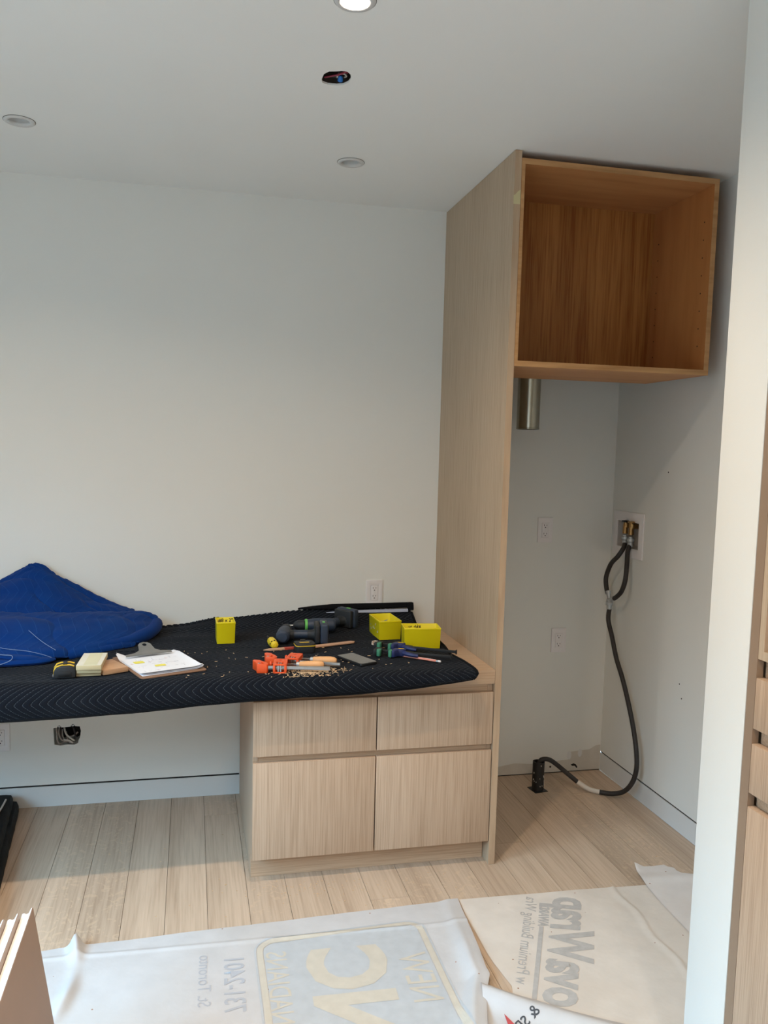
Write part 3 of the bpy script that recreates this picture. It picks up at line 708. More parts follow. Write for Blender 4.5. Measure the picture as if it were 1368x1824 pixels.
# ------------------------------------------------------------------ blue moving blanket
def patch(rows, nu, nv, th, name, m, parent, org, wave=.010, uvs=(14, 9), quilt=.0022, seed=0, amp=.55, thick=None):
    """sheet through a net of control points, thickened; rows of equal length"""
    G = [cr([Vector(p) for p in r], 8) for r in rows]
    n = len(G[0]); cols_ = [cr([g[i] for g in G], 8) for i in range(n)]
    nr = len(cols_[0]); 
    def S(u, v):
        a_ = u*(n-1); i = min(int(a_), n-2); fa = a_-i; b_ = v*(nr-1); j = min(int(b_), nr-2); fb_ = b_-j
        return (cols_[i][j]*(1-fa)+cols_[i+1][j]*fa)*(1-fb_)+(cols_[i][j+1]*(1-fa)+cols_[i+1][j+1]*fa)*fb_
    V = []; U_ = []
    for j in range(nv+1):
        for i in range(nu+1):
            u = i/nu; v = j/nv; p = S(u, v)
            du = S(min(1, u+.01), v)-S(max(0, u-.01), v); dv = S(u, min(1, v+.01))-S(u, max(0, v-.01))
            nn = du.cross(dv); nn = nn.normalized() if nn.length > 1e-12 else Vector((0, 0, 1))
            w_ = u*uvs[0] - amp*rtri(v*uvs[1])
            fr = abs((w_ % 1)-.5)*2; q = 1-max(0, (fr-.5)/.5)**3
            hh = quilt*q + noise.noise(Vector((u*5+seed, v*5, seed)))*wave + noise.noise(Vector((u*14+seed, v*11, seed+3)))*wave*.35 + .007*(1-abs(noise.noise(Vector((u*3.1-v*1.2+seed*2, v*2.2+u*1.5, seed+9)))))**9 - .003
            V.append(p+nn*hh-Vector(org)); U_.append((w_, v))
    me = bpy.data.meshes.new(name); a = nu+1
    me.from_pydata([tuple(v) for v in V], [], [(j*a+i, j*a+i+1, (j+1)*a+i+1, (j+1)*a+i) for j in range(nv) for i in range(nu)])
    ul = me.uv_layers.new(name='UVMap'); f_uv = [0.0]*(2*len(me.loops))
    for l in me.loops: f_uv[2*l.index], f_uv[2*l.index+1] = U_[l.vertex_index]
    ul.data.foreach_set('uv', f_uv); me.materials.append(m)
    for p in me.polygons: p.use_smooth = True
    o = obj(name, me, None, parent); md = o.modifiers.new('thickness', 'SOLIDIFY'); md.thickness = th; md.offset = -1
    return o
bo = (-1.7, -.3, .748)
bb_ = thing('moving_blanket', 'royal blue quilted moving blanket heaped on the left of the desk', 'blanket', bo)
# upper fold: leans on the wall; row 0 = silhouette at the back, last row = where it dives under the lower fold
rowsU = [[(-2.25, -.03, .80), (-2.05, -.03, .86), (-1.88, -.028, .90), (-1.79, -.026, .955), (-1.715, -.026, 1.010), (-1.665, -.026, 1.018), (-1.56, -.026, .955), (-1.46, -.03, .895), (-1.37, -.04, .853), (-1.30, -.05, .828)],
         [(-2.27, -.12, .82), (-2.05, -.10, .88), (-1.88, -.085, .90), (-1.80, -.075, .95), (-1.715, -.07, .985), (-1.655, -.07, .985), (-1.56, -.075, .93), (-1.46, -.08, .88), (-1.37, -.09, .845), (-1.30, -.09, .822)],
         [(-2.28, -.24, .84), (-2.05, -.22, .875), (-1.88, -.20, .88), (-1.79, -.18, .90), (-1.71, -.17, .915), (-1.64, -.17, .91), (-1.56, -.165, .885), (-1.47, -.16, .855), (-1.38, -.16, .832), (-1.31, -.15, .81)],
         [(-2.28, -.36, .80), (-2.05, -.35, .83), (-1.88, -.33, .835), (-1.79, -.31, .84), (-1.70, -.29, .845), (-1.62, -.27, .835), (-1.55, -.25, .825), (-1.47, -.23, .81), (-1.39, -.22, .80), (-1.33, -.21, .785)]]
patch(rowsU, 150, 90, .01, 'upper_fold', CLOTHB, bb_, bo, uvs=(22, 5), seed=1, wave=.009)
# lower fold: puffy folded layer lying on the desk, rounded along its right and front sides
rowsL = [[(-2.25, -.20, .83), (-2.0, -.20, .845), (-1.80, -.20, .85), (-1.64, -.18, .842), (-1.50, -.15, .83), (-1.38, -.11, .822), (-1.28, -.07, .815), (-1.225, -.055, .806)],
         [(-2.25, -.28, .85), (-2.0, -.28, .865), (-1.80, -.27, .868), (-1.64, -.26, .862), (-1.50, -.22, .850), (-1.38, -.17, .840), (-1.27, -.11, .828), (-1.208, -.085, .806)],
         [(-2.25, -.38, .85), (-2.0, -.38, .86), (-1.80, -.36, .862), (-1.64, -.34, .858), (-1.51, -.31, .845), (-1.39, -.25, .832), (-1.27, -.18, .815), (-1.205, -.14, .79)],
         [(-2.25, -.47, .82), (-2.0, -.47, .83), (-1.80, -.46, .83), (-1.65, -.45, .828), (-1.53, -.42, .818), (-1.41, -.36, .806), (-1.29, -.28, .79), (-1.225, -.24, .772)],
         [(-2.25, -.55, .78), (-2.0, -.55, .79), (-1.80, -.54, .79), (-1.66, -.53, .79), (-1.55, -.51, .785), (-1.45, -.46, .778), (-1.34, -.37, .77), (-1.26, -.31, .762)],
         [(-2.25, -.58, .757), (-2.0, -.58, .76), (-1.80, -.575, .76), (-1.67, -.57, .762), (-1.57, -.55, .76), (-1.48, -.50, .757), (-1.37, -.42, .757), (-1.285, -.35, .757)]]
patch(rowsL, 150, 100, .011, 'lower_fold', CLOTHB, bb_, bo, uvs=(20, 5), seed=5, wave=.008)
# rolled right edge, inner layers showing at the right and at the front left
def roll(P, r, name, m=CLOTHB, parent=bb_, org=bo, flat=.6):
    P = cr([Vector(p)-Vector(org) for p in P], 5); R = []
    for i, p in enumerate(P):
        t = (P[min(i+1, len(P)-1)]-P[max(i-1, 0)]).normalized(); s_ = Vector((0, 0, 1)).cross(t).normalized(); u = t.cross(s_)
        e = min(1, .35+min(i, len(P)-1-i)/4)
        R.append([p+s_*r*e*math.cos(2*PI*k/14)+u*r*flat*e*math.sin(2*PI*k/14)*(1+.1*noise.noise(p*20)) for k in range(14)])
    mm = mesh_of(MB().rings(R), m, name, smooth=True); ul = mm.uv_layers.new(name='UVMap')
    f_uv = []
    for l in mm.loops:
        c = mm.vertices[l.vertex_index].co; f_uv += [.5+.0*c.x, c.y]
    ul.data.foreach_set('uv', f_uv); return obj(name, mm, None, parent)
roll([(-1.222, -.06, .79), (-1.212, -.13, .786), (-1.232, -.22, .776), (-1.29, -.31, .768), (-1.38, -.40, .764)], .03, 'rolled_edge', flat=.85)
roll([(-1.27, -.09, .772), (-1.30, -.27, .772), (-1.35, -.36, .770), (-1.42, -.40, .77)], .035, 'inner_layer', flat=.6)
roll([(-2.2, -.60, .762), (-1.9, -.60, .764), (-1.72, -.592, .764), (-1.60, -.575, .762), (-1.53, -.545, .762)], .022, 'front_layer', flat=.55)
roll([(-2.2, -.57, .785), (-1.9, -.565, .787), (-1.75, -.56, .785), (-1.64, -.57, .775), (-1.57, -.56, .768)], .022, 'front_layer', flat=.5)
def threads(P, r, name): 
    return obj(name, MB().tube([Vector(p)-Vector(bo) for p in P], r, 6, sub=5), THREADW, bb_, smooth=True)
threads([(-1.84, -.50, .822), (-1.76, -.515, .812), (-1.69, -.54, .802), (-1.62, -.56, .797), (-1.57, -.565, .785), (-1.54, -.56, .772)], .0009, 'seam_thread')
threads([(-1.84, -.585, .797), (-1.76, -.585, .799), (-1.69, -.59, .793), (-1.66, -.596, .79), (-1.665, -.6, .775), (-1.70, -.615, .765), (-1.76, -.62, .762), (-1.79, -.62, .761)], .0012, 'loose_thread')
threads([(-1.70, -.35, .872), (-1.64, -.43, .845), (-1.58, -.50, .815), (-1.53, -.53, .79)], .0008, 'seam_thread')

# ------------------------------------------------------------------ yellow parts bins
def bin_(label, org, rz, w_, d_, h_, marks):
    t = thing('parts_bin', label, 'bin', (org[0], org[1], .7535), rz, 'yellow plastic parts bins on the desk')
    tp_ = .0022
    prof = [(0, .0), (1, 1)]
    def ringy(ins, z, tap): return [(ins+tap, ins+tap, z), (w_-ins-tap, ins+tap, z), (w_-ins-tap, d_-ins-tap, z), (ins+tap, d_-ins-tap, z)]
    R = [ringy(0, 0, .002), ringy(0, h_-.006, .0), ringy(-.0008, h_-.006, 0), ringy(-.0008, h_, 0), ringy(tp_, h_, 0), ringy(tp_, .003, .0015)]
    obj('tub', MB().rings([[Vector(p) for p in r] for r in R]), YEL, t, bevel=.0006)
    mk = MB()
    random.seed(len(label))
    for (x0, zc, n, sc_, side) in marks:
        for i in range(n):
            x = x0+i*.0058*sc_
            for k in range(3):
                a_ = random.uniform(-1.3, 1.3) if k else PI/2; l_ = .0045*sc_*random.uniform(.6, 1); cx = x+random.uniform(-.0015, .0015); cz = zc+random.uniform(-.002, .002)
                T = (Matrix.Translation((cx, d_-tp_-.0004, cz)) if side == 'b' else Matrix.Translation((w_-tp_-.0004, d_*.35+cx, cz)) @ Matrix.Rotation(PI/2, 4, 'Z')) @ Matrix.Rotation(a_, 4, 'Y')
                mk.box(-l_, l_, -.0002, .0002, -.0006*sc_, .0006*sc_, 0, T)
    o = obj('marker_scribble', mk, MARK, t); o['kind'] = 'stuff'
    return t
def text(name, s, size, m, parent, T, bold=0.0, shear=0.0, ext=.0002, hfun=None, sx=1.0, spacing=1.0, kind=None, right=False):
    cu = bpy.data.curves.new(name, 'FONT'); cu.body = s; cu.size = size; cu.extrude = 0; cu.offset = bold; cu.shear = shear; cu.resolution_u = 3
    cu.space_character = spacing; cu.align_x = 'RIGHT' if right else 'LEFT'
    tmp = bpy.data.objects.new('tmp', cu); C.objects.link(tmp)
    dg = bpy.context.evaluated_depsgraph_get(); me = bpy.data.meshes.new_from_object(tmp.evaluated_get(dg)); bpy.data.objects.remove(tmp)
    me.transform(Matrix.Diagonal((sx, 1, 1, 1))); 
    if hfun is None: me.transform(T); o = obj(name, me, None, parent)
    else:
        bm = bmesh.new(); bm.from_mesh(me); bmesh.ops.triangulate(bm, faces=bm.faces)
        for _ in range(2):
            es = [e for e in bm.edges if e.calc_length() > .03]
            if es: bmesh.ops.subdivide_edges(bm, edges=es, cuts=1)
        bmesh.ops.triangulate(bm, faces=bm.faces)
        bm.to_mesh(me); bm.free(); me.transform(T)
        for v in me.vertices: v.co.z = hfun(v.co.x, v.co.y)
        o = obj(name, me, None, parent)
    me.materials.clear(); me.materials.append(m)
    if kind: o['kind'] = kind
    return o
b1 = bin_('square yellow plastic parts bin standing alone near the clipboard', (-.974, -.352), .03, .071, .10, .084, [])
text('marker_note', '#8 x 2"', .019, MARK, b1, Matrix.Translation((.012, .0972, .066)) @ Matrix.Rotation(PI/2, 4, 'X'), bold=.0005)
b2 = bin_('yellow plastic parts bin with screws, behind the wider bin', (-.335, -.362), .06, .092, .155, .077, [(-.01, .06, 4, 1, 's')])
m = MB()
random.seed(4)
for i in range(40):
    T = Matrix.Translation((random.uniform(.012, .08), random.uniform(.015, .14), .022+random.uniform(0, .03))) @ Matrix.Rotation(random.uniform(0, PI), 4, 'Z') @ Matrix.Rotation(random.uniform(-.5, .5), 4, 'Y')
    m.box(-.014, .012, -.0017, .0017, -.0017, .0017, 0, T); m.box(.012, .015, -.004, .004, -.004, .004, 0, T)
m.box(.006, .086, .006, .149, .004, .02)
sc_o = obj('screws', m, ZINC); sc_o.matrix_world = Matrix.Translation((-.335, -.362, .7535)) @ Matrix.Rotation(.06, 4, 'Z'); tag(sc_o, 'loose zinc screws lying in the rear yellow bin', 'screws', kind='stuff')
b3 = bin_('wide yellow plastic parts bin nearest the tall oak panel', (-.270, -.512), -.11, .142, .09, .08, [(.055, .068, 3, 1.6, 'b'), (.03, .068, 3, .9, 'b'), (-.01, .064, 3, 1.1, 's')])

# ------------------------------------------------------------------ clipboard and papers
cb = thing('clipboard', 'brown clipboard with a steel clip holding marked up sheets', 'clipboard', (-1.226, -.822, .7545), .385)
Tc = Matrix.Identity(4)
# board corners measured on the desk: near-left (-1.226,-.826), near-right (-1.013,-.744), far-right (-1.06,-.453)
obj('board', MB().prism(rrect(0, .228, 0, .315, .012), [], 0, .0035), HARDB, cb, bevel=.0008)
obj('clip_plate', MB().prism([(.03, .285), (.198, .285), (.196, .297), (.160, .303), (.143, .315), (.139, .335), (.137, .347), (.128, .357), (.114, .361), (.100, .357), (.091, .347), (.089, .335), (.085, .315), (.068, .303), (.032, .297)],
    [circ(.114, .345, .008, 14)], 0, .0014, Matrix.Translation((0, .2, .012)) @ Matrix.Rotation(.42, 4, 'X') @ Matrix.Translation((0, -.24, -.018))), STEEL, cb, bevel=.0005)
obj('clip_spring', MB().cyl((.08, .292, .012), (.148, .292, .012), .006, .006, 12), STEEL, cb, smooth=True)
obj('clip_base', bx(.04, .188, .276, .303, .0036, .0075), STEEL, cb, bevel=.001)
ps = thing('paper_sheets', 'white work sheets with two yellow notes on the clipboard', 'paper', (-1.226, -.822, .759), .385)
for i, (dx, dy, rz_) in enumerate(((.002, .006, .01), (.004, .010, -.012), (.003, .012, .0))):
    def fn(u, v, i=i):
        x = .008+u*.212; y = .012+v*.272
        curl = .007*max(0, (u-.82)/.18)**2*(1 if v < .9 else .4)+.006*max(0, (.12-v)/.12)**2*i*.5+.016*max(0, (v-.86)/.14)*max(0, (.16-u)/.16)
        return (x, y, .0004+.0012*i+curl)
    obj('sheet', MB().grid(fn, 24, 24), SHEET, ps, smooth=True, T=Matrix.Translation((dx, dy, 0)) @ Matrix.Rotation(rz_, 4, 'Z'), fixn=False)
zt_ = .0036
tops = MB(); random.seed(5)
for (cx, cy, n_, ww) in ((.05, .20, 4, .010), (.12, .20, 5, .012), (.10, .16, 5, .010), (.035, .12, 3, .010), (.15, .13, 5, .01), (.10, .09, 6, .01), (.165, .085, 4, .009), (.05, .06, 4, .01), (.18, .2, 4, .008)):
    for k in range(n_):
        x = cx+random.uniform(-.02, .02); y = cy+random.uniform(-.015, .015)
        if random.random() < .5: tops.box(x, x+ww*random.uniform(.6, 2), y, y+.0006, zt_, zt_+.0002)
        else: tops.box(x, x+.0006, y, y+ww*random.uniform(.6, 2), zt_, zt_+.0002)
o = obj('handwriting', tops, INK, ps); o['kind'] = 'stuff'
tops = MB()
for (x, y) in ((.02, .17), (.075, .06), (.11, .125), (.15, .2), (.085, .175)):
    tops.box(x, x+.012, y, y+.0007, zt_, zt_+.0002); tops.box(x+.004, x+.0047, y-.006, y+.008, zt_, zt_+.0002)
o = obj('red_handwriting', tops, INKR, ps); o['kind'] = 'stuff'
obj('sticky_note', MB().box(-.017, .017, -.014, .014, zt_, zt_+.0004, 0, Matrix.Translation((.054, .185, 0))), NOTE, ps)
obj('sticky_note', MB().box(-.018, .018, -.011, .011, zt_, zt_+.0004, 0, Matrix.Translation((.105, .115, 0)) @ Matrix.Rotation(-.12, 4, 'Z')), NOTE, ps)

# ------------------------------------------------------------------ wood blocks
def block(label, loc, rz, sx, sy, h, top, edge, extra=None):
    t = thing('wood_block', label, 'wood block', loc, rz, 'wood offcuts beside the clipboard')
    obj('board', bx(0, sx, 0, sy, 0, h), edge, t, bevel=.0008)
    if top is not None:
        obj('painted_face', bx(.0006, sx-.0006, .0006, sy-.0006, h, h+.0008), top, t)
    if extra: obj('cream_stripe', bx(sx*.28, sx*.82, .001, sy-.001, h+.0008, h+.0012), CREAM, t)
    return t
BZ = .7545
block('lowest painted wood block of the stack beside the tape measure', (-1.434, -.757, BZ), .04, .076, .158, .012, None, BLOCKE)
block('middle wood block of the stack beside the tape measure', (-1.432, -.765, BZ+.0121), .0, .076, .158, .012, None, BLOCKE)
block('white painted wood block on top of the stack beside the tape measure', (-1.433, -.77, BZ+.0242), -.03, .078, .165, .015, PINEW, BLOCKE, True)
block('bare oak block lying between the white blocks and the clipboard', (-1.350, -.754, BZ), .50, .086, .128, .016, None, BLOCKO)

# ------------------------------------------------------------------ tape measures
def tape(label, loc, rz, sz=(.062, .074, .038), flat=False):
    t = thing('tape_measure', label, 'tape measure', loc, rz, 'black and yellow tape measures')
    w_, d_, h_ = sz
    if not flat:   # standing: rounded D profile in xz, thickness in y
        prof = [(0, .004), (.004, 0), (w_-.002, 0), (w_, .003), (w_, h_*.62), (w_-.006, h_*.9), (w_*.72, h_), (w_*.34, h_), (w_*.12, h_*.88), (0, h_*.6)]
        obj('case', MB().prism(prof, [], -d_, 0, WALLXZ), BLACKT, t, bevel=.003, seg=3)
        rim = [(-.0015, h_*.25), (-.0015, h_*.62), (w_*.10, h_*.93), (w_*.34, h_+.0015), (w_*.74, h_+.0015), (w_*.95, h_*.93), (w_*.93, h_*.84), (w_*.72, h_*.93), (w_*.36, h_*.93), (w_*.14, h_*.82), (.004, h_*.55), (.004, h_*.25)]
        for y_ in (-.012, -.050):
            obj('yellow_band', MB().prism(rim, [], y_-.012, y_, WALLXZ), mat_yt, t, bevel=.0012)
        obj('lock_button', bx(w_*.42, w_*.62, d_*.25, d_*.7, h_, h_+.006), BLACKP, t, bevel=.0015)
        obj('belt_clip', bx(w_*.2, w_*.8, -.0025, -.001, .008, h_*.6), BLACKP, t, bevel=.0005)
        obj('tape_hook', bx(-.006, .001, d_*.25, d_*.7, .001, .004), STEEL, t)
    else:
        obj('case', MB().prism(rrect(0, w_, 0, d_, .014), [], 0, h_), BLACKT, t, bevel=.003, seg=3)
        obj('yellow_band', MB().prism(rrect(-.001, w_+.001, -.001, d_+.001, .014), [rrect(.002, w_-.002, .002, d_-.002, .012)], h_*.72, h_*.82), mat_yt, t, bevel=.001)
        obj('label_disc', MB().prism(rrect(.014, w_-.014, .016, d_-.016, .01), [], h_, h_+.0012), BLACKP, t)
        obj('yellow_mark', MB().prism(rrect(.016, w_-.022, .02, .03, .002), [], h_+.0012, h_+.0018), mat_yt, t)
        obj('lock_button', bx(w_*.35, w_*.6, d_-.012, d_+.002, h_*.8, h_+.004), BLACKP, t, bevel=.0015)
mat_yt = mat('yellow_case_trim', (222, 182, 40), .4)
tape('black and yellow tape measure left of the wood blocks', (-1.500, -.778, .754), .10, (.066, .07, .04))
tape('black and yellow tape measure behind the orange clamps', (-.690, -.548, .754), .06, (.074, .066, .036), True)

# ------------------------------------------------------------------ cordless drills
def drill(label, base, axis, hand, ring=True, grp='navy cordless drills lying on the blanket'):
    """axis: unit vector from motor cap to chuck, hand: unit vector from body to battery (both level)"""
    t = thing('cordless_drill', label, 'drill', base, 0, grp)
    ax = Vector(axis).normalized(); hd = Vector(hand).normalized(); up = Vector((0, 0, 1))
    Tb = Matrix.Translation((0, 0, .031)) @ ax.to_track_quat('Z', 'Y').to_matrix().to_4x4()
    obj('body', MB().lathe([(.001, -.052), (.020, -.052), (.0262, -.046), (.0275, -.03), (.0275, .03), (.025, .045), (.023, .066)], Tb, 28), NAVYP, t, smooth=True)
    obj('motor_cap', MB().lathe([(.001, -.0565), (.018, -.056), (.0235, -.051), (.024, -.046)], Tb, 28), NAVYP, t, smooth=True)
    obj('gear_ring', MB().lathe([(.0235, .060), (.0252, .062), (.0252, .069), (.0235, .071)], Tb, 28), GREENT if ring else BLACKT, t, smooth=True)
    obj('chuck', MB().lathe([(.019, .071), (.0215, .074), (.0215, .098), (.019, .102), (.013, .112), (.006, .118), (.001, .119)], Tb, 24), BLACKT, t, smooth=True)
    obj('driver_bit', MB().lathe([(.0028, .116), (.0028, .138), (.001, .142)], Tb, 8), STEEL, t, smooth=True)
    sd = hd.cross(up)
    R = []
    for d_, hw, hh in ((.012, .021, .019), (.03, .0175, .017), (.06, .016, .016), (.09, .017, .016), (.112, .022, .018), (.122, .030, .024)):
        c = hd*d_ + Vector((0, 0, .031))
        R.append([c + sd*hw*math.cos(2*PI*k/16)*(1.15 if abs(math.cos(2*PI*k/16)) < .9 else 1) + up*hh*math.sin(2*PI*k/16) for k in range(16)])
    obj('handle', MB().rings(R), BLACKT, t, smooth=True)
    R = []
    for d_ in (.040, .092):
        c = hd*d_ + Vector((0, 0, .031)); R.append([c + sd*.0185*math.cos(2*PI*k/16)+up*.0172*math.sin(2*PI*k/16) for k in range(16)])
    obj('grip', MB().rings(R), NAVYP, t, smooth=True)
    TB = Matrix.Translation((0, 0, .001)) @ Matrix(((hd.x, sd.x, 0, 0), (hd.y, sd.y, 0, 0), (0, 0, 1, 0), (0, 0, 0, 1)))
    obj('battery_mount', MB().box(.120, .140, -.042, .05, .002, .076, 0, TB), BLACKT, t, bevel=.006, seg=3)
    bt = obj('battery', MB().box(.1405, .172, -.046, .054, .0, .080, 0, TB), NAVYP, t, bevel=.008, seg=3)
    obj('battery_label', MB().box(.147, .164, -.0463, -.0459, .02, .06, 0, TB), BLACKP, bt)
    obj('release_button', MB().box(.150, .160, .0, .02, .0795, .082, 0, TB), GREENT, bt, bevel=.001)
    obj('trigger', MB().lathe([(.001, .0), (.009, .002), (.009, .018), (.001, .02)], Matrix.Translation(hd*.036+ax*.016+Vector((0, 0, .022))), 12), BLACKP, t, smooth=True)
    m = MB()
    for k in range(3):
        m.box(.1435+.0, .146, -.0466, -.0455, .016+k*.017, .026+k*.017, 0, TB)
    o = obj('vent_slot', m, DARK, t); o['kind'] = 'stuff'
    return t
drill('navy cordless drill in front, its round motor cap facing out', (-.716, -.350, .7535), (.22, 1, 0), (1, -.08, 0), False)
drill('navy cordless drill behind the other, its green ringed chuck pointing left', (-.545, -.222, .7600), (-1, .05, 0), (.62, .50, 0))

# ------------------------------------------------------------------ yellow multi-bit handle
sd_ = thing('bit_holder', 'yellow multi-bit screwdriver with black slots beside the drill', 'screwdriver', (-.762, -.47, .7545), 0)
ax = Vector((-.10, 1, .0)).normalized(); Ts = Matrix.Translation((0, 0, .017)) @ ax.to_track_quat('Z', 'Y').to_matrix().to_4x4()
obj('handle', MB().lathe([(.006, 0), (.014, .004), (.0165, .02), (.0165, .07), (.013, .085), (.006, .095)], Ts, 10), mat('yellow_handle', (224, 196, 40), .4), sd_, smooth=True, angle=25)
obj('shaft', MB().lathe([(.0035, .093), (.0035, .150), (.002, .153)], Ts, 8), BLACKP, sd_)
m = MB()
for a_ in (.2, .9, 1.6, 2.3, 3.0):
    for d_ in (.012, .075):
        m.lathe([(.001, -.001), (.0034, -.001), (.0034, .0012), (.001, .0012)], Matrix.Translation((0, 0, .017)) @ ax.to_track_quat('Z', 'Y').to_matrix().to_4x4() @ Matrix.Rotation(a_, 4, 'Z') @ Matrix.Translation((.0158, 0, d_)) @ Matrix.Rotation(PI/2, 4, 'Y'), 8)
o = obj('bit_slot', m, DARK, sd_); o['kind'] = 'stuff'

# ------------------------------------------------------------------ orange bar clamps
def bar_clamp(label, loc, rz, L_, slide):
    t = thing('bar_clamp', label, 'clamp', loc, rz, 'orange bar clamps with wooden handles')
    obj('bar', MB().box(.006, L_, -.004, .004, .010, .023), STEEL, t, bevel=.0008)
    arc = [(-.014, .0), (.020, .0), (.024, .010), (.022, .024), (.012, .04), (.0, .052), (-.01, .066), (-.03, .07), (-.034, .06), (-.028, .045), (-.02, .03), (-.016, .015)]
    arc = [(x, y-.012) for x, y in arc]
    obj('fixed_jaw', MB().prism(arc, [[(.0, .004), (.009, .004), (.006, .018), (-.002, .026)]], .0, .030), ORANGE, t, bevel=.0015)
    obj('jaw_rivet', MB().lathe([(.001, .0295), (.0045, .0295), (.004, .0315), (.001, .032)], Matrix.Translation((-.008, .004, 0)), 10), STEEL, t, smooth=True)
    m = MB()
    s0 = slide
    m.prism(rrect(s0-.022, s0+.024, -.014, .062, .006), [rect(s0-.011, s0+.012, -.006, .018), circ(s0+.001, .045, .0062, 12)], .0, .005)
    m.prism(rrect(s0-.022, s0+.024, -.014, .062, .006), [rect(s0-.011, s0+.012, -.006, .018), circ(s0+.001, .045, .0062, 12)], .027, .033)
    m.box(s0-.022, s0-.014, -.014, .062, .004, .028); m.box(s0+.016, s0+.024, -.014, .062, .004, .028)
    obj('sliding_jaw', m, ORANGE, t, bevel=.001)
    obj('clutch_plate', bx(s0-.006, s0-.002, -.012, .012, .004, .032), STEEL, t)
    obj('clutch_plate', bx(s0+.002, s0+.006, -.012, .012, .004, .032), STEEL, t)
    sc_ = MB(); prof = []
    x = -.03
    while x < .062: prof += [(.0042, x), (.0052, x+.0015)]; x += .003
    sc_.lathe([(r, h) for r, h in prof], Matrix.Translation((s0, .045, .017)) @ Matrix.Rotation(PI/2, 4, 'Y'), 12)
    obj('screw', sc_, STEEL, t, smooth=True)
    obj('swivel_pad', MB().lathe([(.001, -.037), (.010, -.036), (.011, -.031), (.005, -.028)], Matrix.Translation((s0, .045, .017)) @ Matrix.Rotation(PI/2, 4, 'Y'), 14), ORANGE, t, smooth=True)
    h = obj('handle', MB().lathe([(.007, .062), (.0105, .066), (.0125, .085), (.0135, .105), (.0145, .125), (.013, .14), (.008, .148), (.001, .150)], Matrix.Translation((s0, .045, .017)) @ Matrix.Rotation(PI/2, 4, 'Y'), 20), HANDLE, t, smooth=True)
    obj('ferrule', MB().lathe([(.0075, .054), (.009, .055), (.009, .068), (.0075, .069)], Matrix.Translation((s0, .045, .017)) @ Matrix.Rotation(PI/2, 4, 'Y'), 16), ZINC, h, smooth=True)
    return t
bar_clamp('orange bar clamp nearest the front edge of the desk', (-.838, -.782, .7535), -.17, .232, .062)
bar_clamp('orange bar clamp lying behind its twin, near the drill', (-.800, -.690, .7535), -.36, .250, .080)

# ------------------------------------------------------------------ flat pencil and wood strip
def stick(name, label, cat, p0, p1, w_, h_, m, tip=None):
    p0 = Vector(p0); p1 = Vector(p1); d = p1-p0; rz = math.atan2(d.y, d.x); L_ = d.length
    t = thing(name, label, cat, (p0.x, p0.y, p0.z), rz)
    obj('body', MB().prism([(.0, -w_/2), (L_-.012, -w_/2), (L_, 0), (L_-.012, w_/2), (0, w_/2)] if not tip else rect(.0, L_-.026, -w_/2, w_/2), [], 0, h_), m, t, bevel=.0008)
    if tip:
        R = [[Vector((L_-.026, sy*w_/2, h_/2+sz*h_/2)) for sy, sz in ((-1, -1), (1, -1), (1, 1), (-1, 1))], [Vector((L_, sy*.0012, h_/2+sz*.001)) for sy, sz in ((-1, -1), (1, -1), (1, 1), (-1, 1))]]
        obj('tip', MB().rings(R), STICK, t)
        obj('painted_end', MB().prism(rect(-.0005, .05, -w_/2-.0004, w_/2+.0004), [], -.0002, h_+.0004), REDP, t)
    return t
stick('flat_pencil', 'red tipped flat carpenter pencil lying behind the orange clamps', 'pencil', (-.678, -.463, .7545), (-.806, -.488, .7545), .014, .007, STICK, True)
stick('wood_strip', 'thin bare wood strip pointing towards the blue clamps', 'wood strip', (-.612, -.452, .7545), (-.440, -.392, .7545), .024, .006, STICK)

# ------------------------------------------------------------------ phone
ph = thing('smartphone', 'black smartphone lying face up in the middle of the blanket', 'phone', (-.487, -.672, .7535), -1.13)
obj('case', MB().prism(rrect(-.077, .077, -.037, .037, .010), [], 0, .0095), BLACKP, ph, bevel=.002)
obj('screen', MB().prism(rrect(-.074, .074, -.035, .035, .008), [], .0095, .0102), GLASSK, ph)

# ------------------------------------------------------------------ small quick clamps
def quick_clamp(label, loc, rz, L_, roll_=0):
    t = thing('quick_clamp', label, 'clamp', loc, rz, 'small blue quick grip clamps')
    obj('bar', MB().box(-.012, L_, -.003, .003, .012, .022), BLACKT, t, bevel=.0006)
    obj('fixed_jaw', MB().prism([(-.016, .007), (.008, .007), (.010, -.006), (.004, -.022), (-.008, -.034), (-.018, -.032), (-.019, -.008)], [], .006, .028), BLACKT, t, bevel=.003)
    obj('jaw_pad', MB().prism([(.002, -.040), (.009, -.038), (.012, -.030), (.010, -.016), (.002, -.012), (-.004, -.020), (-.005, -.034)], [], .004, .030), TEALC, t, bevel=.003)
    obj('slider', MB().prism([(.056, .012), (.096, .012), (.100, .0), (.090, -.010), (.074, -.012), (.064, -.034), (.052, -.036), (.050, -.008)], [], .004, .031), BLUEC, t, bevel=.004)
    obj('jaw_pad', MB().prism([(.046, -.040), (.053, -.038), (.054, -.016), (.046, -.012), (.040, -.020), (.039, -.034)], [], .004, .030), TEALC, t, bevel=.003)
    obj('grip', MB().tube([(.092, -.006, .017), (.112, -.017, .017), (.132, -.022, .016), (.150, -.023, .015)], lambda u: .0085*(1-.35*u), 10), BLUEC, t, smooth=True)
    obj('trigger', MB().tube([(.088, .008, .018), (.108, .014, .017), (.124, .015, .016)], .0045, 8), BLACKT, t, smooth=True)
    obj('yellow_sticker', MB().prism([(.066, .006), (.088, .008), (.092, .001), (.074, -.004)], [], .0312, .0317), mat_yt, t)
    obj('end_stop', MB().box(L_-.004, L_, -.005, .005, .009, .025), BLACKP, t)
    return t
quick_clamp('small blue quick clamp touching the wide yellow bin, farther from the phone', (-.360, -.500, .7535), -.55, .30)
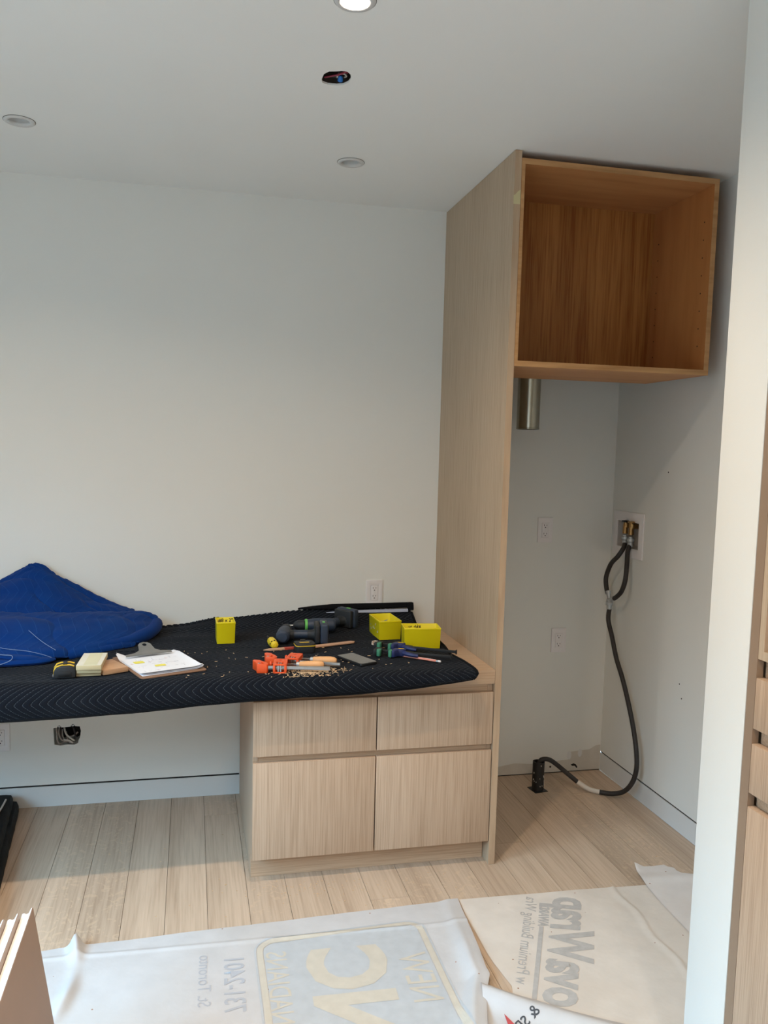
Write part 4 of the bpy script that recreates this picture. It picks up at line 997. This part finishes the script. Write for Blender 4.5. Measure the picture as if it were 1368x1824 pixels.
quick_clamp('small blue quick clamp with green pads nearer the phone and pencil', (-.385, -.600, .7535), -.48, .27)
tw = thing('rubber_band_knot', 'tangle of tan bands on the end of the blue clamps', 'rubber bands', (-.372, -.452, .757))
for i in range(5):
    a_ = i*1.2; P = [(math.cos(a_+k*PI/3)*.012, math.sin(a_+k*PI/3)*.010, .008+.006*math.sin(k*1.4+i)) for k in range(7)]
    obj('band', MB().tube(P, .0017, 6, sub=4), STICK if i % 2 else WIREW, tw, smooth=True)
pc = thing('pencil', 'orange pencil with white stripes and a white eraser beside the clamps', 'pencil', (-.312, -.638, .7595), math.atan2(-.105, .118))
Tp = Matrix.Rotation(PI/2, 4, 'Y')
obj('barrel', MB().lathe([(.0042, .006), (.0042, .142)], Tp, 6), PENO, pc)
obj('sharpened_end', MB().lathe([(.001, -.008), (.0042, .006)], Tp, 8), WHITEP, pc)
obj('ferrule', MB().lathe([(.0044, .142), (.0044, .150)], Tp, 12), STEEL, pc)
obj('eraser', MB().lathe([(.004, .150), (.004, .158), (.003, .160)], Tp, 12), WHITEP, pc)
m = MB()
for a_ in range(3): m.box(.008, .14, -.0006, .0006, .0038, .0044, 0, Matrix.Rotation(a_*2*PI/6-PI/6, 4, 'X'))
obj('stripe', m, WHITEP, pc)['kind'] = 'stuff'

# ------------------------------------------------------------------ black bundle on the floor at far left
bk = thing('wrapped_bundle', 'black plastic wrapped bundle lying on the floor under the desk', 'bundle', (-1.9, -.45, 0))
def bundle(x0, x1, y0, y1, z0, z1, sd):
    R = []
    n = 26
    for i in range(n+1):
        y = y0+(y1-y0)*i/n; t_ = (y-y0)/(y1-y0)
        e = .004*noise.noise(Vector((i*.6, sd, 0)))
        xr = x1+.085*(1-t_)+e-0.085; pts = []
        for (a_, b_) in ((0, 0), (1, 0), (1.0, .5), (.985, .93), (.94, 1), (.7, .97), (.4, 1.02), (.06, 1), (0, .9)):
            pts.append(Vector((x0+(xr-x0)*a_+.9*0, y, z0+(z1-z0)*b_*(1+.10*noise.noise(Vector((i*.5, a_*4, sd))))))+Vector((1.9, .45, 0)))
        R.append(pts)
    return MB().rings(R)
obj('lower_layer', bundle(-2.25, -1.672, -.95, -.03, .001, .045, 1), KWRAP, bk, smooth=True, angle=60)
obj('upper_layer', bundle(-2.22, -1.69, -.93, -.05, .046, .082, 2), KWRAP, bk, smooth=True, angle=60)
obj('white_cord', MB().tube([(-1.79+1.9, .34, .086), (-1.79+1.9, .25, .088), (-1.80+1.9, .1, .087), (-1.81+1.9, -.1, .088)], .004, 6), WIREW, bk, smooth=True)

# ------------------------------------------------------------------ panels leaning at lower left
def lean_board(label, k, ytop, ybot):
    t = thing('trim_board', label, 'board', (-1.364-.027*k, -1.60-.02*k, 0.0012), 0, 'white edged boards standing at the lower left')
    ln = math.atan2(.063, .44); hh = .4405; L_ = 1.15-.03*k
    # cross-section in (x across, z up): right face flat, top edge profiled
    sec = [(0, 0), (0, hh), (-.0030, hh-.002), (-.0095, hh-.012), (-.0150, hh-.013), (-.0185, hh-.010), (-.0235, hh-.011), (-.0245, 0)]
    R = []
    for y_ in (0, -L_):
        R.append([Matrix.Rotation(-ln, 3, 'Y') @ Vector((x, y_, z)) for x, z in sec])
    zmin = min(p.z for r in R for p in r)
    for r in R:
        for p in r: p.z -= zmin
    obj('core', MB().rings(R), WHITEB, t)
    R2 = [[Matrix.Rotation(-ln, 3, 'Y') @ Vector((x, y_, z)) for x, z in ((.0003, .0), (.0016, .0), (.0016, hh-.001), (.0003, hh))] for y_ in (.0004, -L_)]
    for r in R2:
        for p in r: p.z -= zmin
    obj('face', MB().rings(R2), TAUPE, t)
lean_board('outermost white edged board with a taupe face, nearest the paper', 0, 0, 0)
lean_board('middle white edged board of the three at the lower left', 1, 0, 0)
lean_board('innermost white edged board of the three at the lower left', 2, 0, 0)

# ------------------------------------------------------------------ building paper on the floor
def bumpf(x, y, s=0): return .0016*(noise.noise(Vector((x*6+s, y*6, s)))+.5*noise.noise(Vector((x*15, y*15+s, s)))+1.2)
def sstep(a_, b_, t): t = max(0, min(1, (t-a_)/(b_-a_))); return t*t*(3-2*t)
RX = lambda y: lerp(-y, [(1.0, -.186), (1.1, -.196), (1.2, -.205), (1.3, -.216), (1.40, -.229), (1.43, -.228), (1.5, -.262), (1.56, -.285), (1.7, -.33), (2.6, -.5)])
def h1(x, y):
    z = .0012+bumpf(x, y)
    d = RX(y)-x                                        # distance from the right hand edge
    lift = .020*sstep(-1.02, -1.42, y)+.006
    z += lift*math.exp(-((d-.035)/.028)**2)*(1-.0) + .5*lift*sstep(.03, 0, d)
    xc = -1.408+.02*math.sin(y*9)-.02*sstep(-1.05, -1.6, y)       # crumple ridge at the left
    e = (x-xc); z += (.010+.020*sstep(-1.16, -1.05, y)+.006*math.sin(y*23))*math.exp(-(e/.018)**2)*sstep(-2.4, -1.3, y)
    z += .004*math.exp(-((y+1.115+.03*(x+1))/.008)**2)            # long crease parallel to the far edge
    return z
def edge1(x): return lerp(x, [(-1.7, -1.06), (-1.49, -1.055), (-1.45, -1.05), (-1.42, -1.056), (-1.405, -1.035), (-1.385, -1.047), (-1.1, -1.036), (-.8, -1.026), (-.5, -1.014), (-.186, -1.004)])
p1 = thing('building_paper', 'large sheet of whitish building paper with a faded logo on the floor', 'paper', (-.9, -1.7, 0))
def fn1(u, v):
    y_n = -2.6; xl = -1.66
    u2 = u; y = 0
    v2 = v**1.3
    y = -1.03+(y_n+1.03)*v2
    x = xl+(RX(y)-xl)*u2
    ye = edge1(x); y = ye+(y_n-ye)*v2
    x = xl+(RX(y)-xl)*u2
    return (x+.9, y+1.7, h1(x, y))
m = MB().grid(fn1, 260, 190)
s1 = obj('sheet', m, MEMB, p1, smooth=True, fixn=False, angle=80)
def h2(x, y):
    z = .001+bumpf(x, y, 3)*.8
    xc = .385-.05*(-1.04-y)+.008*math.sin(y*25)
    z += .0035*sstep(xc-.03, xc, x)*(1-sstep(xc, xc+.006, x))
    return z
LX = lambda y: lerp(-y, [(1.0, -.182), (1.1, -.190), (1.2, -.190), (1.3, -.192), (1.36, -.190), (1.47, -.176), (1.55, -.2), (1.7, -.3), (2.6, -.48)])
p2 = thing('building_paper', 'beige sheet of building paper with large faded lettering on the floor', 'paper', (.3, -1.7, 0))
def fn2(u, v):
    x = 0; y_n = -1.895
    v2 = v
    y = -1.01+(y_n+1.01)*v2; x = LX(y)+(.80-LX(y))*u
    ye = lerp(x, [(-.186, -1.004), (.2, -1.016), (.50, -1.030), (.8, -1.035)]); y = ye+(y_n-ye)*v2; x = LX(y)+(.80-LX(y))*u
    return (x-.3, y+1.7, h2(x, y))
obj('sheet', MB().grid(fn2, 160, 140), MEMBW, p2, smooth=True, fixn=False, angle=80)
def fn2b(u, v):
    y = -1.897+(-2.6+1.897)*v; x = LX(y)+(.08-LX(y))*u
    return (x-.3, y+1.7, h2(x, y))
obj('sheet_near_part', MB().grid(fn2b, 60, 60), MEMBW, p2, smooth=True, fixn=False, angle=80)
obj('bounce_sheet', bx(-3.05+.9, .07+.9, -6.3+1.7, -2.62+1.7, .0008, .0016), MEMB, p1)  # unseen sheet, added to bounce white light up to the ceiling
# torn flap curling up between the two sheets
p3 = thing('torn_paper_flap', 'curled torn flap of white paper with black and red print at the bottom', 'paper', (-.2, -1.6, 0))
def fn3(u, v):
    # v along the fold from upper left to lower right, u across towards the camera
    x = -.268+.56*v+.02*u-.10*u*(1-v); y = -1.455-.02*v-.40*v-.34*u-.012*math.sin(v*6)
    z = .006+.030*math.exp(-((u-.13)/.12)**2)*(1-.5*v)+.003*noise.noise(Vector((u*6, v*6, 2)))+.008*(1-u)*.3
    return (x+.2, y+1.6, max(z, .0052))
obj('flap', MB().grid(fn3, 50, 60), MEMB, p3, smooth=True, fixn=False, angle=80)
def on3(pts, mt_, name, lift=.0016):
    V = []
    for u, v in pts:
        a_ = Vector(fn3(u, v)); V.append(a_+Vector((0, 0, lift)))
    m = MB(); tri_ = tessellate_polygon([V]); m.add(V, [tuple(t) for t in tri_]); return obj(name, m, mt_, p3, fixn=False)
on3([(.30, .075), (.36, .105), (.46, .135), (.60, .15), (.60, .10), (.46, .085)], REDF, 'red_print')
tx = text('black_print', '& SP', .040, PRINTK, p3, Matrix.Translation((.045, -.022, .0)) @ Matrix.Rotation(math.radians(-155), 4, 'Z') @ Matrix.Diagonal((1, -1, 1, 1)), bold=.0004, hfun=lambda x, y: 0, kind='stuff')
from mathutils.bvhtree import BVHTree
def drape(o, target, lift=.0012):
    me = target.data; bv = BVHTree.FromPolygons([v.co for v in me.vertices], [p.vertices for p in me.polygons])
    for v in o.data.vertices:
        h = bv.ray_cast(Vector((v.co.x, v.co.y, 1)), Vector((0, 0, -1)))
        v.co.z = (h[0].z if h[0] else .01)+lift
flap = [c for c in p3.children if c.name.startswith('flap')][0]
drape(tx, flap)
# fourth piece lying over the right hand sheet
p4 = thing('building_paper', 'torn corner of thin white paper lying over the beige sheet', 'paper', (.6, -1.1, 0))
O4 = [(.531, -.900), (.565, -.914), (.60, -.918), (.64, -.915), (.646, -.930), (.664, -.944), (.662, -.965), (.668, -.985), (.69, -1.0), (.73, -1.016), (.79, -1.02)]
L4 = [(.531, -.900), (.517, -.95), (.505, -1.0), (.501, -1.036), (.495, -1.09), (.49, -1.146), (.486, -1.24), (.483, -1.334), (.47, -1.5), (.45, -1.75)]
def fn4(u, v):
    k = u*(len(O4)-1); i = min(int(k), len(O4)-2); f = k-i; top = Vector(O4[i]).lerp(Vector(O4[i+1]), f)
    k = v*(len(L4)-1); i = min(int(k), len(L4)-2); f = k-i; lf = Vector(L4[i]).lerp(Vector(L4[i+1]), f)
    p = top*(1-v)+Vector((lf.x+u*(.80-lf.x), -1.75))*v if False else Vector((lf.x+(top.x-.531)*(.8-lf.x)/(.79-.531), lf.y+(top.y+.900)*(1-v)))
    z = .0042+bumpf(p.x, p.y, 6)*.8+.012*(1-sstep(-.0, .05, abs(p.x-.53)+abs(p.y+.90)))+.006*math.exp(-((p.y+1.0+.1*(p.x-.55))/.03)**2)
    return (p.x-.6, p.y+1.1, z)
obj('sheet', MB().grid(fn4, 60, 80), paper_mat('thin_white_membrane', (214, 208, 204), (206, 194, 184)), p4, smooth=True, fixn=False, angle=80)

# printed marks: lettering runs away from the camera and is mirrored, as on the reverse of the sheet
def P_T(x, y, ang, org):   # mirrored text: reading direction at ang, letter tops to the right of it
    return Matrix.Translation((x-org[0], y-org[1], 0)) @ Matrix.Rotation(ang, 4, 'Z') @ Matrix.Diagonal((1, -1, 1, 1))
o1 = (-.9, -1.7); o2 = (.3, -1.7); lift = .0009
f1 = lambda x, y: h1(x+o1[0], y+o1[1])+lift
f1b = lambda x, y: h1(x+o1[0], y+o1[1])+lift+.0006
f2 = lambda x, y: h2(x+o2[0], y+o2[1])+lift
A90 = PI/2-.03
text('address_print', 'St. Toronto', .052, PRINTL, p1, P_T(-1.044, -1.165, A90, o1), hfun=f1, sx=.95, right=True, kind='stuff')
text('phone_print', '731-2401', .083, PRINTL, p1, P_T(-.972, -1.185, A90, o1), bold=.001, hfun=f1, sx=.80, right=True, kind='stuff')
# logo: rounded panel with line border, NEW / NC / CANADIANS
LX0, LX1, LY1, LY0 = -.872, -.352, -1.118, -2.3
def flat(name, outer_, holes_, m, hf, org):
    mb = MB().prism([(x-org[0], y-org[1]) for x, y in outer_], [[(x-org[0], y-org[1]) for x, y in h] for h in holes_], 0, .0001)
    me = mesh_of(mb, m, name); bm = bmesh.new(); bm.from_mesh(me)
    bmesh.ops.delete(bm, geom=[f for f in bm.faces if abs(f.normal.z) < .5 or f.normal.z < 0], context='FACES')
    for _ in range(5):
        es = [e for e in bm.edges if e.calc_length() > .035]
        if es: bmesh.ops.subdivide_edges(bm, edges=es, cuts=1); bmesh.ops.triangulate(bm, faces=bm.faces)
    for v in bm.verts: v.co.z = hf(v.co.x, v.co.y)
    bm.to_mesh(me); bm.free(); me.update(); return obj(name, me, None, p1)
def skew(P): return [(x+.045*0, y+.045*(x+.6)) for x, y in P]
flat('logo_outline', skew(rrect(LX0-.012, LX1+.012, LY0, LY1+.012, .06)), [skew(rrect(LX0-.006, LX1+.006, LY0+.01, LY1+.006, .056))], PRINTB, f1, o1)
flat('logo_border', skew(rrect(LX0-.004, LX1+.004, LY0, LY1+.004, .055)), [skew(rrect(LX0+.014, LX1-.014, LY0+.01, LY1-.014, .04))], PRINTC, f1, o1)
flat('logo_ground', skew(rrect(LX0+.016, LX1-.016, LY0, LY1-.016, .04)), [], PRINTB, f1, o1)
text('logo_small_letters', 'NEW', .125, PRINTC, p1, P_T(-.462, -1.265, A90, o1), hfun=f1b, sx=.80, right=True, kind='stuff')
text('logo_small_letters', 'CANADIANS', .088, PRINTC, p1, P_T(-.850, -1.185, A90, o1), hfun=f1b, sx=.86, right=True, kind='stuff')
text('logo_large_letters', 'NC', .31, PRINTC, p1, P_T(-.722, -1.195, A90, o1), bold=.012, hfun=f1b, sx=.95, right=True, kind='stuff')
AR = math.radians(62.6)
text('large_print', 'ovaWrap', .185, PRINTG, p2, P_T(.150, -1.045, AR, o2), bold=.006, shear=.18, hfun=f2, sx=.84, right=True, kind='stuff')
text('line_print', 'w Premium Building Wra', .055, PRINTG, p2, P_T(.052, -1.028, math.radians(63.7), o2), hfun=f2, sx=.86, right=True, kind='stuff')
text('small_print', 'AWARD', .043, PRINTG, p2, P_T(.078, -1.085, math.radians(64), o2), bold=.002, hfun=f2, sx=.8, right=True, kind='stuff')
mb = MB()
def rule(u, v):
    p = Vector((-.155, -1.559)).lerp(Vector((.023, -1.204)), v); q = Vector((.89, -.45))*(u*.014); x, y = p.x+q.x-o2[0], p.y+q.y-o2[1]; return (x, y, f2(x, y))
obj('rule_print', MB().grid(rule, 2, 30), PRINTG, p2, fixn=False)
